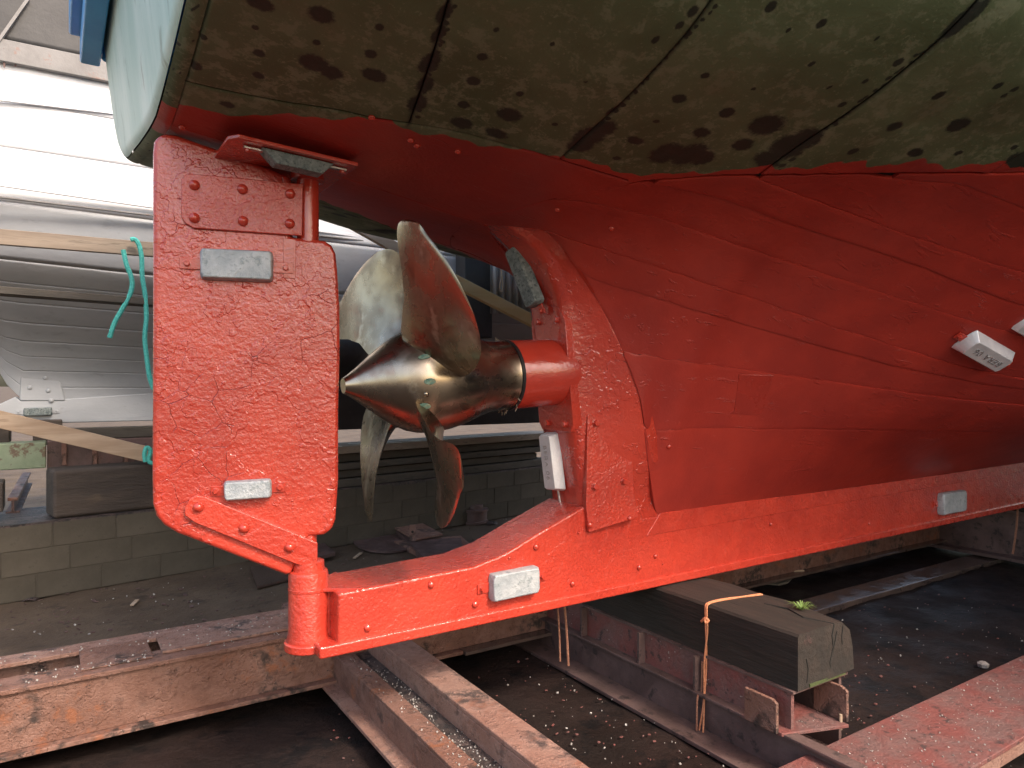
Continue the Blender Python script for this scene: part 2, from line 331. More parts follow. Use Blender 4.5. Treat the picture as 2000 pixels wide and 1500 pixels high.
# sections: half breadth and height from the keel (or the middle line of the counter) to the rail
ST = [-.6, .2, .85, 1.07, 1.3, 1.6, 1.75, 1.9, 2.5, 3.5, 5.0, 7.5]
SEC = [
 [(0,2.70),(.15,2.71),(.30,2.725),(.55,2.755),(.80,2.79),(1.02,2.82),(1.18,2.87),(1.29,2.98),(1.36,3.25),(1.40,3.8),(1.5,4.2)],
 [(0,2.59),(.15,2.597),(.3,2.61),(.6,2.645),(.9,2.69),(1.2,2.74),(1.5,2.82),(1.72,2.97),(1.88,3.28),(1.98,3.8),(2.1,4.2)],
 [(0,2.48),(.15,2.49),(.3,2.505),(.6,2.54),(.9,2.58),(1.3,2.65),(1.65,2.75),(1.92,2.92),(2.12,3.25),(2.22,3.8),(2.35,4.2)],
 [(.2,2.44),(.27,2.45),(.4,2.47),(.6,2.50),(.9,2.55),(1.3,2.63),(1.68,2.73),(1.97,2.9),(2.16,3.22),(2.26,3.8),(2.4,4.2)],
 [(.25,2.2),(.30,2.26),(.4,2.33),(.58,2.42),(.88,2.51),(1.28,2.61),(1.68,2.71),(2.0,2.88),(2.2,3.2),(2.3,3.8),(2.45,4.2)],
 [(.30,1.65),(.34,1.82),(.42,2.0),(.55,2.18),(.80,2.37),(1.2,2.53),(1.65,2.66),(2.05,2.84),(2.27,3.2),(2.35,3.82),(2.48,4.2)],
 [(.22,1.25),(.28,1.5),(.38,1.78),(.52,2.03),(.76,2.28),(1.15,2.49),(1.6,2.64),(2.05,2.83),(2.3,3.2),(2.38,3.85),(2.5,4.2)],
 [(.15,.97),(.25,1.3),(.38,1.65),(.52,1.95),(.76,2.24),(1.13,2.46),(1.6,2.62),(2.08,2.8),(2.32,3.2),(2.4,3.85),(2.5,4.2)],
 [(.15,.975),(.32,1.3),(.52,1.62),(.76,1.92),(1.05,2.18),(1.4,2.40),(1.82,2.60),(2.2,2.86),(2.4,3.3),(2.46,3.9),(2.55,4.25)],
 [(.15,.98),(.45,1.25),(.8,1.5),(1.15,1.75),(1.5,2.0),(1.85,2.27),(2.15,2.55),(2.36,2.9),(2.48,3.4),(2.52,4.0),(2.6,4.3)],
 [(.15,.99),(.6,1.22),(1.05,1.43),(1.45,1.66),(1.8,1.92),(2.1,2.2),(2.33,2.52),(2.47,2.9),(2.54,3.4),(2.58,4.0),(2.65,4.35)],
 [(.15,1.01),(.7,1.2),(1.2,1.38),(1.6,1.6),(1.95,1.86),(2.2,2.16),(2.4,2.5),(2.52,2.9),(2.58,3.4),(2.62,4.0),(2.7,4.4)]]
ST = np.array(ST); SEC = np.array(SEC, float)
def pchip_slopes(x, y):
    h = np.diff(x)[:, None, None]; d = np.diff(y, axis=0) / h; m = np.zeros_like(y); m[0] = d[0]; m[-1] = d[-1]
    for i in range(1, len(x) - 1):
        w1 = 2 * h[i] + h[i - 1]; w2 = h[i] + 2 * h[i - 1]; a, b = d[i - 1], d[i]
        with np.errstate(divide='ignore', invalid='ignore'): hm = (w1 + w2) / (w1 / a + w2 / b)
        m[i] = np.where(a * b > 0, hm, 0)
    return m
SLP = pchip_slopes(ST, SEC)
def sec_at(x):
    x = np.atleast_1d(x); i = np.clip(np.searchsorted(ST, x) - 1, 0, len(ST) - 2); h = ST[i + 1] - ST[i]; t = np.clip((x - ST[i]) / h, -.2, 1.0)
    t = t[:, None, None]; h = h[:, None, None]
    return (2*t**3-3*t**2+1)*SEC[i] + (t**3-2*t**2+t)*h*SLP[i] + (-2*t**3+3*t**2)*SEC[i+1] + (t**3-t**2)*h*SLP[i+1]
def hull(x, q):
    """points of the starboard hull skin for equal-shaped arrays x, q"""
    x = np.asarray(x, float); q = np.asarray(q, float); sh = x.shape; xf = x.ravel(); qf = np.clip(q.ravel(), 0, 1) * (SEC.shape[1] - 1)
    C = sec_at(xf); k = np.clip(qf.astype(int), 0, SEC.shape[1] - 2); t = (qf - k)[:, None]; r = np.arange(len(xf)); n = SEC.shape[1] - 1
    p0 = C[r, np.maximum(k - 1, 0)]; p1 = C[r, k]; p2 = C[r, k + 1]; p3 = C[r, np.minimum(k + 2, n)]
    p0 = np.where((k == 0)[:, None], 2 * p1 - p2, p0); p3 = np.where((k == n - 1)[:, None], 2 * p2 - p1, p3)
    y = .5 * (2*p1 + (p2-p0)*t + (2*p0-5*p1+4*p2-p3)*t**2 + (3*p1-p0-3*p2+p3)*t**3)
    rake = -.11 * (y[:, 1] - 2.75) * np.clip((.2 - xf) / .8, 0, 1) ** 1.2
    return np.stack([xf + rake, -y[:, 0], y[:, 1]], -1).reshape(sh + (3,))
gx, gq = np.meshgrid(np.arange(-.6, 7.3, .012), np.linspace(0, .86, 520), indexing='ij')
GP = hull(gx, gq); gu, gv, gd = proj(GP)
gu[gd < .3] = 1e6
def pick(u, v):
    """hull coordinates (x, q) under a point of the photograph"""
    d = (gu - u) ** 2 + (gv - v) ** 2; dm = d.min(); c = np.where(d < dm + 9, gd, 1e9); i = np.unravel_index(np.argmin(c), c.shape)
    return gx[i], gq[i]
def qline(pts):
    P = np.array(pts, float); t = np.concatenate([[0], np.cumsum(np.hypot(*np.diff(P, axis=0).T))]); n = max(6, int(t[-1] / 14)); s = np.linspace(0, t[-1], n)
    a = sorted(pick(u, v) for u, v in zip(np.interp(s, t, P[:, 0]), np.interp(s, t, P[:, 1]))); X = [a[0][0]]; Q = [a[0][1]]
    for x, q in a[1:]:
        if x > X[-1] + .02: X.append(x); Q.append(q)
    X = np.array(X); Q = np.array(Q)
    if len(Q) > 5: Q[1:-1] = (Q[:-2] + 2 * Q[1:-1] + Q[2:]) / 4
    k = min(4, len(X) - 1); sl = (Q[k] - Q[0]) / (X[k] - X[0]); sr = (Q[-1] - Q[-1 - k]) / (X[-1] - X[-1 - k])
    def f(x):
        x = np.asarray(x, float); r = np.interp(x, X, Q); r = np.where(x < X[0], Q[0] + (x - X[0]) * sl, r)
        return np.where(x > X[-1], Q[-1] + np.clip(x - X[-1], 0, 1.5) * sr * .5, r)
    f.X = X; f.Q = Q; return f
def xline(pts):
    a = sorted((pick(*p)[::-1] for p in pts)); Q = np.array([p[0] for p in a]); X = np.array([p[1] for p in a]); c = np.polyfit(Q, X, 1)
    return lambda q: np.polyval(c, np.asarray(q, float))

paint_edge = qline([(305,203),(380,212),(440,228),(500,226),(600,229),(700,235),(760,238),(820,262),(950,285),(1040,300),(1110,308),(1190,332),(1270,347),(1350,338),(1500,330),(1600,322),(1750,318),(1860,322),(1990,326)])
seam_strip = qline([(315,152),(420,178),(500,194),(640,217),(720,232),(900,262),(1040,300)])
seam_body = qline([(960,420),(1000,412),(1100,386),(1260,356),(1400,347),(1500,345),(1750,342),(1990,341)])
plank_seams = [
 qline([(1256,838),(1300,838),(1420,838),(1600,840),(1900,845)]),
 qline([(1218,689),(1237,692),(1437,721),(1707,760),(1887,784)]),
 qline([(1165,550),(1298,588),(1527,656),(1730,712),(1900,748)]),
 qline([(1068,452),(1100,465),(1325,537),(1482,588),(1626,640),(1838,706)]),
 qline([(1293,431),(1406,469),(1671,557),(1860,618)]),
 qline([(1262,358),(1406,388),(1550,440),(1797,521),(1955,584)]),
 qline([(1480,352),(1640,412),(1757,455),(1937,516)]),
 qline([(1700,345),(1883,363),(1995,406)])]
g1 = xline([(880,0),(860,60),(838,120),(800,235)]); g2 = xline([(1390,0),(1290,130),(1120,290)]); g3 = xline([(1915,0),(1800,110),(1600,260),(1490,338)])
SPOTS = [(1505,17,12,8),(1605,48,11,7),(1586,128,8,5),(1647,205,8,6),(1712,78,5,4),(1755,123,10,7),(1835,186,14,8),(1950,165,8,6),(1983,172,7,5),(1960,186,7,4),(1375,150,10,6),(1327,197,18,9),(1283,240,8,4),(1418,221,20,10),(1498,247,44,21),(1368,262,22,10),(1450,286,26,12),(1240,276,22,8),(1300,300,34,24),(1345,303,36,26),(1370,310,30,16),(1203,310,10,5),(1748,246,20,9),(1873,246,26,13),(1667,295,12,7),(1790,298,22,8),(1870,298,9,5),(1982,289,8,4),(1016,184,9,6),(1077,84,6,4),(1142,160,4,3),(1081,242,7,4),(1473,175,6,3),(1352,24,10,9),(1327,50,9,7),(1283,79,8,7),(505,8,32,13),(624,30,30,15),(502,58,8,5),(615,83,9,6),(508,108,14,8),(615,128,34,17),(645,142,26,14),(724,107,14,9),(730,150,30,13),(943,114,12,8),(924,160,16,9),(902,204,14,8),(994,225,30,14),(967,58,7,5),(738,53,10,7),(900,240,26,12),(968,262,28,10),(445,208,16,8),(330,107,11,10),(505,150,14,7),(838,125,20,24),(858,70,12,18),(868,30,14,20),(828,165,18,18),(815,205,20,20),(1150,270,34,26),(1180,255,26,18),(1130,285,30,16),(1195,215,10,12),(1540,290,40,26),(1575,270,34,20),(1500,315,34,14),(1875,45,20,24),(1905,20,14,18),(1985,318,40,12),(380,130,16,10),(395,75,8,6),(1690,160,6,5),(1540,60,5,4),(1620,170,5,4)]
for a, b, n in (((1392,4),(1125,288),22), ((1912,4),(1500,335),30), ((878,2),(803,230),20)):
    for k in range(n):
        t = (k + .4) / n; SPOTS.append((a[0]+(b[0]-a[0])*t + 9 + random.uniform(-2,2), a[1]+(b[1]-a[1])*t + 5 + random.uniform(-2,2), random.uniform(4,6.5), random.uniform(3.4,4.6)))
for k in range(9): SPOTS.append((392 - k * 4.2, 14 + k * 12, 4, 3))
SP3 = []
for (u, v, ru, rv) in SPOTS:
    x, q = pick(u, v); p = hull(np.array(x), np.array(q)); d = (p - CAM) @ FWD
    SP3.append((p[0], p[1], max(.006, ru * d / F), max(.010, rv * d / F * 1.8)))
def paint_attr(P, X, Q, extra=0.0):
    x, y = P[..., 0], np.abs(P[..., 1]); red = np.clip(.5 + (paint_edge(X) + .004 * np.sin(X * 23) + .0025 * np.sin(X * 61 + 1) - Q) * 60, 0, 1)
    sp = np.zeros_like(x)
    for (sx, sy, rx, ry) in SP3:
        r2 = ((x - sx) / rx) ** 2 + ((y - abs(sy)) / ry) ** 2
        sp = np.maximum(sp, np.exp(-r2 * .85))
    b = np.zeros_like(x)
    for g in (g1, g2, g3): b = np.maximum(b, .85 * np.exp(-((X - g(Q)) / .007) ** 2))
    return np.stack([red, sp, b, np.ones_like(x)], -1)

def panel(name, xl, xr, ql, qh, parent, mat, res=.011, gap=.0022, lift=0.0, side=1, dip=.012, attr=True, resx=None):
    """one plate or plank: skin from (xl..xr) x (ql..qh) with turned-in edges"""
    xm0 = float(np.mean(xl(np.array([.3])))); xm1 = float(np.mean(xr(np.array([.3]))))
    nx = max(4, int((xm1 - xm0) / (resx or res))); qa = float(ql(np.array([(xm0+xm1)/2]))[0]); qb = float(qh(np.array([(xm0+xm1)/2]))[0])
    nq = max(4, int(max(.03, (qb - qa)) * 6.0 / res)); A, B = np.meshgrid(np.linspace(0, 1, nx), np.linspace(0, 1, nq), indexing='ij')
    Q = qa + (qb - qa) * B; X = xm0 + (xm1 - xm0) * A
    for _ in range(4):
        x0 = xl(Q) + gap; x1 = xr(Q) - gap; X = x0 + (x1 - x0) * A; lo = ql(X); hi = qh(X); hi = np.maximum(hi, lo + .001); Q = lo + (hi - lo) * B
    P = hull(X, Q)
    Tx = np.gradient(P, axis=0); Tq = np.gradient(P, axis=1); Nn = np.cross(Tx, Tq); Nn /= np.linalg.norm(Nn, axis=-1, keepdims=True) + 1e-12
    Nn *= np.where(Nn[..., 1:2] + Nn[..., 2:3] > 0, -1, 1)
    # narrow rounded edge + sink
    dq = np.minimum(B, 1 - B) * np.linalg.norm(P[:, -1] - P[:, 0], axis=-1)[:, None]; dx = np.minimum(A, 1 - A) * (xm1 - xm0)
    e = np.minimum(dq, dx); off = lift - dip * .35 * np.clip(1 - e / .010, 0, 1) ** 2
    O = P + Nn * off[..., None]; I = P - Nn * .02
    v = O.reshape(-1, 3).tolist(); idx = np.arange(nx * nq).reshape(nx, nq); f = []
    flip = side < 0
    a, b, c, d = idx[:-1, :-1].ravel(), idx[1:, :-1].ravel(), idx[1:, 1:].ravel(), idx[:-1, 1:].ravel()
    f = np.stack([a, b, c, d] if not flip else [d, c, b, a], -1).tolist()
    ring = np.concatenate([idx[:, 0], idx[-1, 1:], idx[-2::-1, -1], idx[0, -2:0:-1]]); n0 = len(v); If = I.reshape(-1, 3); v += If[ring].tolist(); m = len(ring)
    for i in range(m):
        j = (i + 1) % m; fc = (int(ring[i]), n0 + i, n0 + j, int(ring[j])); f.append(fc if not flip else fc[::-1])
    at = None
    if attr:
        at = paint_attr(O, X, Q).reshape(-1, 4); at = np.concatenate([at, np.tile([[0, 0, 1, 1]], (m, 1))])
        at[n0:, 0] = at[ring, 0]
    v = np.array(v)
    if side < 0: v[:, 1] *= -1
    return mobj(name, v, f, mat, parent, smooth=True, sharp=50, attr=at)

K = lambda c: (lambda z: np.full_like(np.asarray(z, float), c))
XA, XE = -.53, 7.5
# dark inner skin seen in the seams, both sides
for side in (1, -1):
    X, Q = np.meshgrid(np.linspace(-.53, 7.5, 160), np.linspace(0, 1, 60), indexing='ij'); P = hull(X, Q)
    Tx = np.gradient(P, axis=0); Tq = np.gradient(P, axis=1); Nn = np.cross(Tx, Tq); Nn /= np.linalg.norm(Nn, axis=-1, keepdims=True) + 1e-12
    Nn *= np.where(Nn[..., 1:2] + Nn[..., 2:3] > 0, -1, 1); P = P - Nn * .016
    if side < 0: P[..., 1] *= -1
    i = np.arange(P.shape[0] * P.shape[1]).reshape(P.shape[:2]); a, b, c, d = i[:-1, :-1].ravel(), i[1:, :-1].ravel(), i[1:, 1:].ravel(), i[:-1, 1:].ravel()
    mobj('inner_skin', P.reshape(-1, 3), np.stack([a, b, c, d], -1).tolist(), DARKIN, BOAT, smooth=True)
# counter: flat strip each side of the middle line, then bottom plates between the transverse seams
body = lambda x: np.maximum(seam_body(x), .0)
strip_hi = lambda x: np.where(np.asarray(x) < 1.02, seam_strip(x), body(x) + .004)
for side in (1, -1):
    panel('centre_plate', K(XA), K(1.10), lambda x: np.where(np.asarray(x) > .80, np.minimum(body(x), seam_strip(x) - .004), 0 * np.asarray(x)), lambda x: seam_strip(x), BOAT, HULL, res=.012 if side > 0 else .03, side=side)
low_plate = lambda x: np.maximum(np.where(np.asarray(x) < 1.08, seam_strip(x), 0), body(x) * (np.asarray(x) > .85)) + .0015
TOPQ = .80
xs = [K(XA), g1, g2, g3, K(2.3), K(3.2), K(4.2), K(5.8), K(XE)]
for i in range(len(xs) - 1):
    panel('bottom_plate', xs[i], xs[i + 1], low_plate, K(TOPQ), BOAT, HULL, res=.0085 if i < 4 else .03, lift=(0, .002, -.001, .002, 0, 0, 0, 0)[i], dip=.02)
    panel('bottom_plate', xs[i], xs[i + 1], low_plate, K(TOPQ), BOAT, HULL, res=.022 if i < 4 else .06, side=-1)
# body planks below the seam
qs = [K(0.0)] + plank_seams + [seam_body]
lifts = [0, .003, -.001, .004, .001, -.001, .003, 0, .001]
for j in range(len(qs) - 1):
    lo = (lambda f, g: (lambda x: np.clip(f(x), 0, g(x) - .001)))(qs[j], seam_body); hi = (lambda f, g: (lambda x: np.clip(f(x), 0, g(x))))(qs[j + 1], seam_body)
    xx = np.arange(.795, XE, .01); wdt = hi(xx) - lo(xx); ok = np.where(wdt > .006)[0]
    if len(ok) == 0: continue
    for side in (1, -1):
        panel('plank', K(xx[ok[0]]), K(XE), (lambda f: (lambda x: f(x) + .0001))(lo), (lambda f: (lambda x: f(x) - .0001))(hi), BOAT, HULL, res=.014 if side > 0 else .05, lift=lifts[j], side=side, gap=.001, dip=.005, resx=.022 if side > 0 else .06)
# topsides above the bottom plates (blue) up to the rail
for side in (1, -1):
    panel('topside', K(XA), K(XE), K(TOPQ + .001), K(1.0), BOAT, BLUE, res=.05, side=side, attr=False)
# transom with its rounded corner
qv = np.linspace(0, 1, 90)
def corner(Rr=.075, a0=0, a1=90, n=6):
    Ls = []
    for a in np.radians(np.linspace(a0, a1, n)):
        rows = []
        for sgn in (1, -1):
            C = sec_at(np.array([-.53]))
            P = hull(np.full_like(qv, -.53), qv); T = np.gradient(P, axis=0); nn = np.stack([0 * qv, T[:, 2], -T[:, 1]], -1); nn /= np.linalg.norm(nn, axis=-1, keepdims=True); nn *= np.where(nn[:, 2:3] + nn[:, 1:2] < 0, -1, 1)
            p = P + nn * (Rr - Rr * math.cos(a)); p[:, 0] -= Rr * math.sin(a); p[:, 1] *= 1
            p[:, 1] = np.minimum(p[:, 1], 0.0)
            if sgn < 0: p = p.copy(); p[:, 1] *= -1
            rows.append(p)
        Ls.append(np.concatenate([rows[0][::-1], rows[1][1:]]))
    return np.array(Ls)
def strip(name, Ls, mat, attr=None, close=False):
    n, m = Ls.shape[:2]; i = np.arange(n * m).reshape(n, m); f = np.stack([i[:-1, :-1].ravel(), i[1:, :-1].ravel(), i[1:, 1:].ravel(), i[:-1, 1:].ravel()], -1).tolist()
    v = Ls.reshape(-1, 3).tolist()
    if close: f.append(tuple(int(k) for k in i[-1]))
    at = None
    if attr is not None: at = attr
    return mobj(name, v, f, mat, BOAT, smooth=True, sharp=30, attr=at)
La = corner(a0=0, a1=42)
at = np.zeros((La.shape[0] * La.shape[1], 4)); at[:, 3] = 1; at[:, 1] = (rng.random(len(at)) > .93) * .8
yy = np.abs(La.reshape(-1, 3)[:, 1]); at[:, 0] = np.clip(.5 + (.16 - yy) * 25, 0, 1)
strip('corner_plate', La, HULL, at)
strip('transom', corner(a0=47, a1=90), PALE, close=True)
b = MB(); Lc = corner(Rr=.072, a0=40, a1=50, n=2); Lc[..., 0] += .012; strip('corner_seam', Lc, DARKIN)
# blue belting round the stern
for (z0, z1, t) in ((3.42, 3.56, .035), (3.56, 4.2, .085)):
    b = MB()
    for s in (1, -1):
        b.box((-.69 - t / 2 - .03, s * .73, (z0 + z1) / 2), (.03 + t / 2, .74, (z1 - z0) / 2))
        b.box((-.30, s * (1.52 + t / 2), (z0 + z1) / 2), (.42, .03 + t / 2, (z1 - z0) / 2), ((nrm((1, s * .55, 0))), nrm((-s * .55, 1, 0)), V(0, 0, 1)))
    b.obj('belting', BLUE, BOAT, bevel=.012)
# deck, bulwark cap and wheelhouse above the picture (they cast the boat's shade)
b = MB(); dk = hull(np.linspace(-.5, 7.5, 12), np.full(12, 1.0)); b.prism([tuple(p) for p in dk] + [(p[0], -p[1], p[2]) for p in dk[::-1]], (0, 0, -.06)); b.obj('deck', PLANK_OLD, BOAT)
b = MB().bb(4.2, 7.4, -1.9, 1.9, 4.2, 6.6); wh = b.obj('wheelhouse', WHITEB, BOAT, bevel=.05)
for k in range(4): MB().bb(4.4 + k * .75, 4.95 + k * .75, -1.92, -1.89, 5.6, 6.15).obj('window', GLASS, wh)
for k in range(3): MB().bb(4.18, 4.21, -1.5 + k * 1.1, -.7 + k * 1.1, 5.6, 6.15).obj('window', GLASS, wh)

e_ = hull(np.full(30, 7.5), np.linspace(0, 1, 30)); MB().prism([tuple(p) for p in e_] + [(p[0], -p[1], p[2]) for p in e_[::-1]], (.04, 0, 0)).obj('end_bulkhead', BLUE, BOAT)
# horn piece closing the middle line above the stern post
xs_ = np.linspace(.74, 1.34, 25); A_ = hull(xs_, 0 * xs_ + .0005); A_[:, 2] += .004; B_ = A_.copy(); B_[:, 1] *= -1; A_[:, 1] -= .012; B_[:, 1] += .012; nn_ = len(xs_)
mobj('horn_piece', np.concatenate([A_, B_]), [(i, i + 1, nn_ + i + 1, nn_ + i) for i in range(nn_ - 1)], RED_SMOOTH, BOAT, smooth=True)
# ---- rivets and scabs on the red hull
def on_hull(u, v):
    x, q = pick(u, v); X = np.array([x, x + .01, x]); Q = np.array([q, q, q + .004]); p = hull(X, Q); n = nrm(np.cross(p[1] - p[0], p[2] - p[0]))
    if n[1] + n[2] > 0: n = -n
    return p[0], n
for (u, v) in ((1306,875),(1192,447),(1088,412),(893,298),(800,275),(815,288),(728,232),(355,250)):
    p, n = on_hull(u, v); fix('rivet', RIVET, p, n, BOAT)
# raised patch plate on the planks
pp = [on_hull(u, v) for (u, v) in ((1425,808),(1432,803),(1445,732),(1512,735),(1488,808),(1480,812))]
nn = nrm(sum(p[1] for p in pp)); MB().prism([p[0] + nn * .004 - p[1] * .001 for p in pp], nn * .0025).obj('patch_plate', RED_HULL, BOAT, bevel=.003)

# ---- keel, skeg and stern post
YK = -.158
def xz(u, v, y=YK): p = on_y(u, v, y); return (p[0], p[2])
top = [xz(660,1160), xz(800,1132), xz(925,1107), xz(985,1083), xz(1060,1037), xz(1143,988)]
zb = .60; kx0 = top[0][0]
poly = [(kx0, zb), (7.5, zb + .02), (7.5, 1.012), (1.92, .975), (1.55, .985)] + top[::-1]
KEEL = MB().prism([(x, YK, z) for x, z in poly], (0, -2 * YK, 0)).obj('keel', RED_KEEL, BOAT, bevel=.012)
MB().prism([(kx0 - .08, YK - .012, zb - .012), (7.5, YK - .012, zb + .008), (7.5, YK - .012, zb + .06), (kx0 - .08, YK - .012, zb + .038)], (0, -2 * YK + .024, 0)).obj('keel_shoe', RED_KEEL, BOAT, bevel=.010, seg=3)
cov = [xz(1255,1050), xz(1300,1043), xz(2000,919), xz(2000,960), xz(1990,962)]
a = xz(1262,1049); e = xz(1990,920)
MB().prism([(a[0], YK - .004, a[1] + .006), (7.4, YK - .004, .935), (7.4, YK - .004, 1.03), (a[0] + .1, YK - .004, .992)], (0, .02, 0)).obj('keel_capping', RED_KEEL, BOAT, bevel=.004)
# lower-leg doubler running from the skeg up the post
XA_Z = np.array([.95, 1.07, 1.6, 2.1, 2.30, 2.40, 2.46, 2.50]); XA_X = np.array([1.39, 1.37, 1.285, 1.225, 1.14, 1.06, .96, .84])
JZ = np.array([.95, 1.08, 1.25, 1.45, 1.65, 1.9, 2.18, 2.32, 2.44, 2.50]); JX = np.array([1.95, 1.88, 1.75, 1.665, 1.60, 1.465, 1.315, 1.21, 1.07, .90]); JY = np.array([.15, .15, .215, .265, .302, .285, .255, .235, .2, .12])
zz = np.concatenate([np.linspace(.95, 2.3, 46), np.linspace(2.31, 2.5, 14)]); rows = []
for z in zz:
    xa = np.interp(z, XA_Z, XA_X); xj = np.interp(z, JZ, JX) + .02; yj = np.interp(z, JZ, JY) + .003; hw = .16 if z < 2.3 else .16 - .06 * (z - 2.3) / .2
    hw = min(hw, .16); rd = .045
    half = [(xa, 0), (xa, hw * .5), (xa, hw - rd), (xa + rd * .3, hw - rd * .3), (xa + rd, hw)]
    half += [(xa + rd + (xj - xa - rd) * t, hw + (yj - hw) * t) for t in (.2, .4, .6, .8, .93)] + [(xj, yj), (xj + .05, yj + .004), (xj + .12, yj - .01)]
    rows.append([(x, y, z) for x, y in half[::-1]] + [(x, -y, z) for x, y in half[1:]])
Ls = np.array(rows); n, m = Ls.shape[:2]; i = np.arange(n * m).reshape(n, m)
POST = mobj('stern_post', Ls.reshape(-1, 3), np.stack([i[:-1, :-1].ravel(), i[:-1, 1:].ravel(), i[1:, 1:].ravel(), i[1:, :-1].ravel()], -1).tolist() + [tuple(int(k) for k in i[-1]), tuple(int(k) for k in i[0][::-1])], RED_POST, BOAT, smooth=True, sharp=60)
# side plate with four bolts on the foot of the post
pd = nrm((.97, -.10, 0)); pn = nrm(np.cross(pd, (0, 0, 1))); pn = pn if pn[1] < 0 else -pn
p0 = V(1.42, -.182, 1.3)
plate = [on_n(u, v, p0, pn) for (u, v) in ((1147,810),(1228,803),(1238,960),(1246,1010),(1150,1040),(1144,990))]
SP = MB().prism([p - pn * .03 for p in plate], pn * .034).obj('side_plate', RED_KEEL, POST, bevel=.004)
for (u, v) in ((1163,826),(1212,821),(1161,950),(1218,940)): fix('bolt', BOLT_HEX, on_n(u, v, p0 + pn * .003, pn), pn, POST, .9)
for (u, v) in ((1152,1025),(1230,1012)): fix('rivet', RIVET, on_n(u, v, p0 + pn * .004, pn), pn, POST, 1.1)
for (u, v, s) in ((842,1142,1.2),(1047,1068,1.2),(928,1180,1.2),(718,1226,1.2),(1118,1140,1.1),(1248,1108,1.1),(1280,1086,1.0),(1505,1024,.95),(1697,1023,.8),(1130,1040,.6),(1294,1101,.4),(995,1090,.5)):
    fix('rivet', RIVET, on_y(u, v, YK - .001), (0, -1, 0), KEEL, s)
# gudgeon at the end of the skeg
gc = on_n(606, 1190, (0.0, 0, 0), FWD); gx0 = 0.012
G0 = V(0.0, -.01, 0)
b = MB().lathe([(.595, .085), (.60, .088), (.64, .088), (.66, .082), (.90, .082), (.915, .078), (.92, .066), (.955, .064), (.96, .05)], G0, (0, 0, 1), 40)
GUD = b.obj('gudgeon', RED_KEEL, BOAT, smooth=True)
arc = lambda r, a0, a1, z, c=G0: [(c[0] + r * math.cos(t), c[1] + r * math.sin(t), z) for t in np.radians(np.linspace(a0, a1, 12))]
MB().prism([(kx0 + .10, YK, .59), ] + arc(.10, 270, 90, .59) + [(kx0 + .10, -YK, .59)], (0, 0, .035)).obj('bottom_flange', RED_KEEL, GUD, bevel=.006)
MB().prism([(kx0 + .10, YK - .004, .834)] + arc(.084, 300, 60, .834)[::1] + [(kx0 + .10, -YK, .834)], (0, 0, .014)).obj('top_flange', RED_KEEL, GUD, bevel=.003)
MB().bb(-.01, kx0 + .05, -.055, .055, .60, .84).obj('web', RED_KEEL, GUD)

# ---- stern tube and its boss plate
AX = nrm((1, 0, .062)); AXO = V(.154, 0, 1.692)
def axp(h): return AXO + AX * h
b = MB().lathe([(.835, .150), (.84, .168), (.846, .172), (1.30, .174)], AXO, AX, 56); TUBE = b.obj('stern_tube', RED_SMOOTH, BOAT, smooth=True)
b = MB(); oc = [(-.12, -.32), (.09, -.32), (.125, -.28), (.135, .26), (.10, .31), (-.12, .31)]
bx = 1.262
b.prism([(bx - (z - 0) * .10 - .0, y - .01, 1.765 + z) for (y, z) in [(-.150, .26), (-.125, .30), (.125, .30), (.15, .26), (.15, -.27), (.125, -.31), (-.125, -.31), (-.15, -.27)]], (.10, 0, 0)); BOSS = b.obj('boss_plate', RED_KEEL, TUBE, bevel=.006)
for (y, z) in ((-.10, .26), (.06, .26), (-.10, -.27), (.05, -.27)): fix('bolt', BOLT_HEX, (bx - z * .10 - .002, y, 1.765 + z), (-1, 0, 0), TUBE, .8)
b = MB().lathe([(.826, .150), (.826, .177), (.842, .177), (.842, .150)], AXO, AX, 56, cap=False); b.obj('seal_ring', BLACK, TUBE, smooth=True)
for k in range(9):
    th = random.choice([.2, .5, 3.3, 3.6, 3.9, 2.9, -.1]) + random.uniform(-.2, .2) + math.pi / 2; c = axp(.833); rr = .178
    pts = [c + V(0, -math.cos(th), math.sin(th)) * rr]
    for j in range(4): pts.append(pts[-1] + V(random.uniform(-.012, .012), -math.cos(th) * .006 + random.uniform(-.010, .010), math.sin(th) * .006 + random.uniform(-.010, .012)))
    MB().tube(pts, .0022, 5).obj('frayed_packing', PLANK_OLD, TUBE, smooth=True)

# ---- propeller: hub and four blades
pr = [(0, .012), (.0, .034), (.012, .040), (.06, .072), (.12, .118), (.18, .163), (.235, .200), (.29, .226), (.335, .238), (.38, .243), (.43, .242), (.49, .236), (.55, .224), (.61, .206), (.66, .190), (.71, .178), (.76, .172), (.815, .170), (.823, .172)]
PROP = MB().lathe(pr, AXO, AX, 72).obj('propeller', BRONZE, BOAT, smooth=True, sharp=50)
PROP['label'] = 'polished bronze hub with four twisted blades'
PU = nrm(V(0, 0, 1) - AX * AX[2]); PS = np.cross(PU, AX); PS = PS if PS[1] < 0 else -PS       # up and starboard
HX = .446
def rp(x, t): return np.interp(x, *zip(*t))
CL = [(.20,-.27),(.25,-.312),(.294,-.338),(.414,-.416),(.521,-.53),(.609,-.643),(.66,-.71),(.69,-.742),(.71,-.757),(.725,-.755),(.738,-.735),(.747,-.70),(.752,-.66)]
CR = [(.20,.03),(.25,.038),(.35,.040),(.489,.029),(.56,.012),(.609,-.010),(.64,-.042),(.66,-.075),(.685,-.154),(.697,-.25),(.71,-.372),(.723,-.503),(.735,-.585),(.747,-.625),(.752,-.64)]
def blade_at(r, c): return math.atan2(2.174 / (2 * math.pi), r) - .266
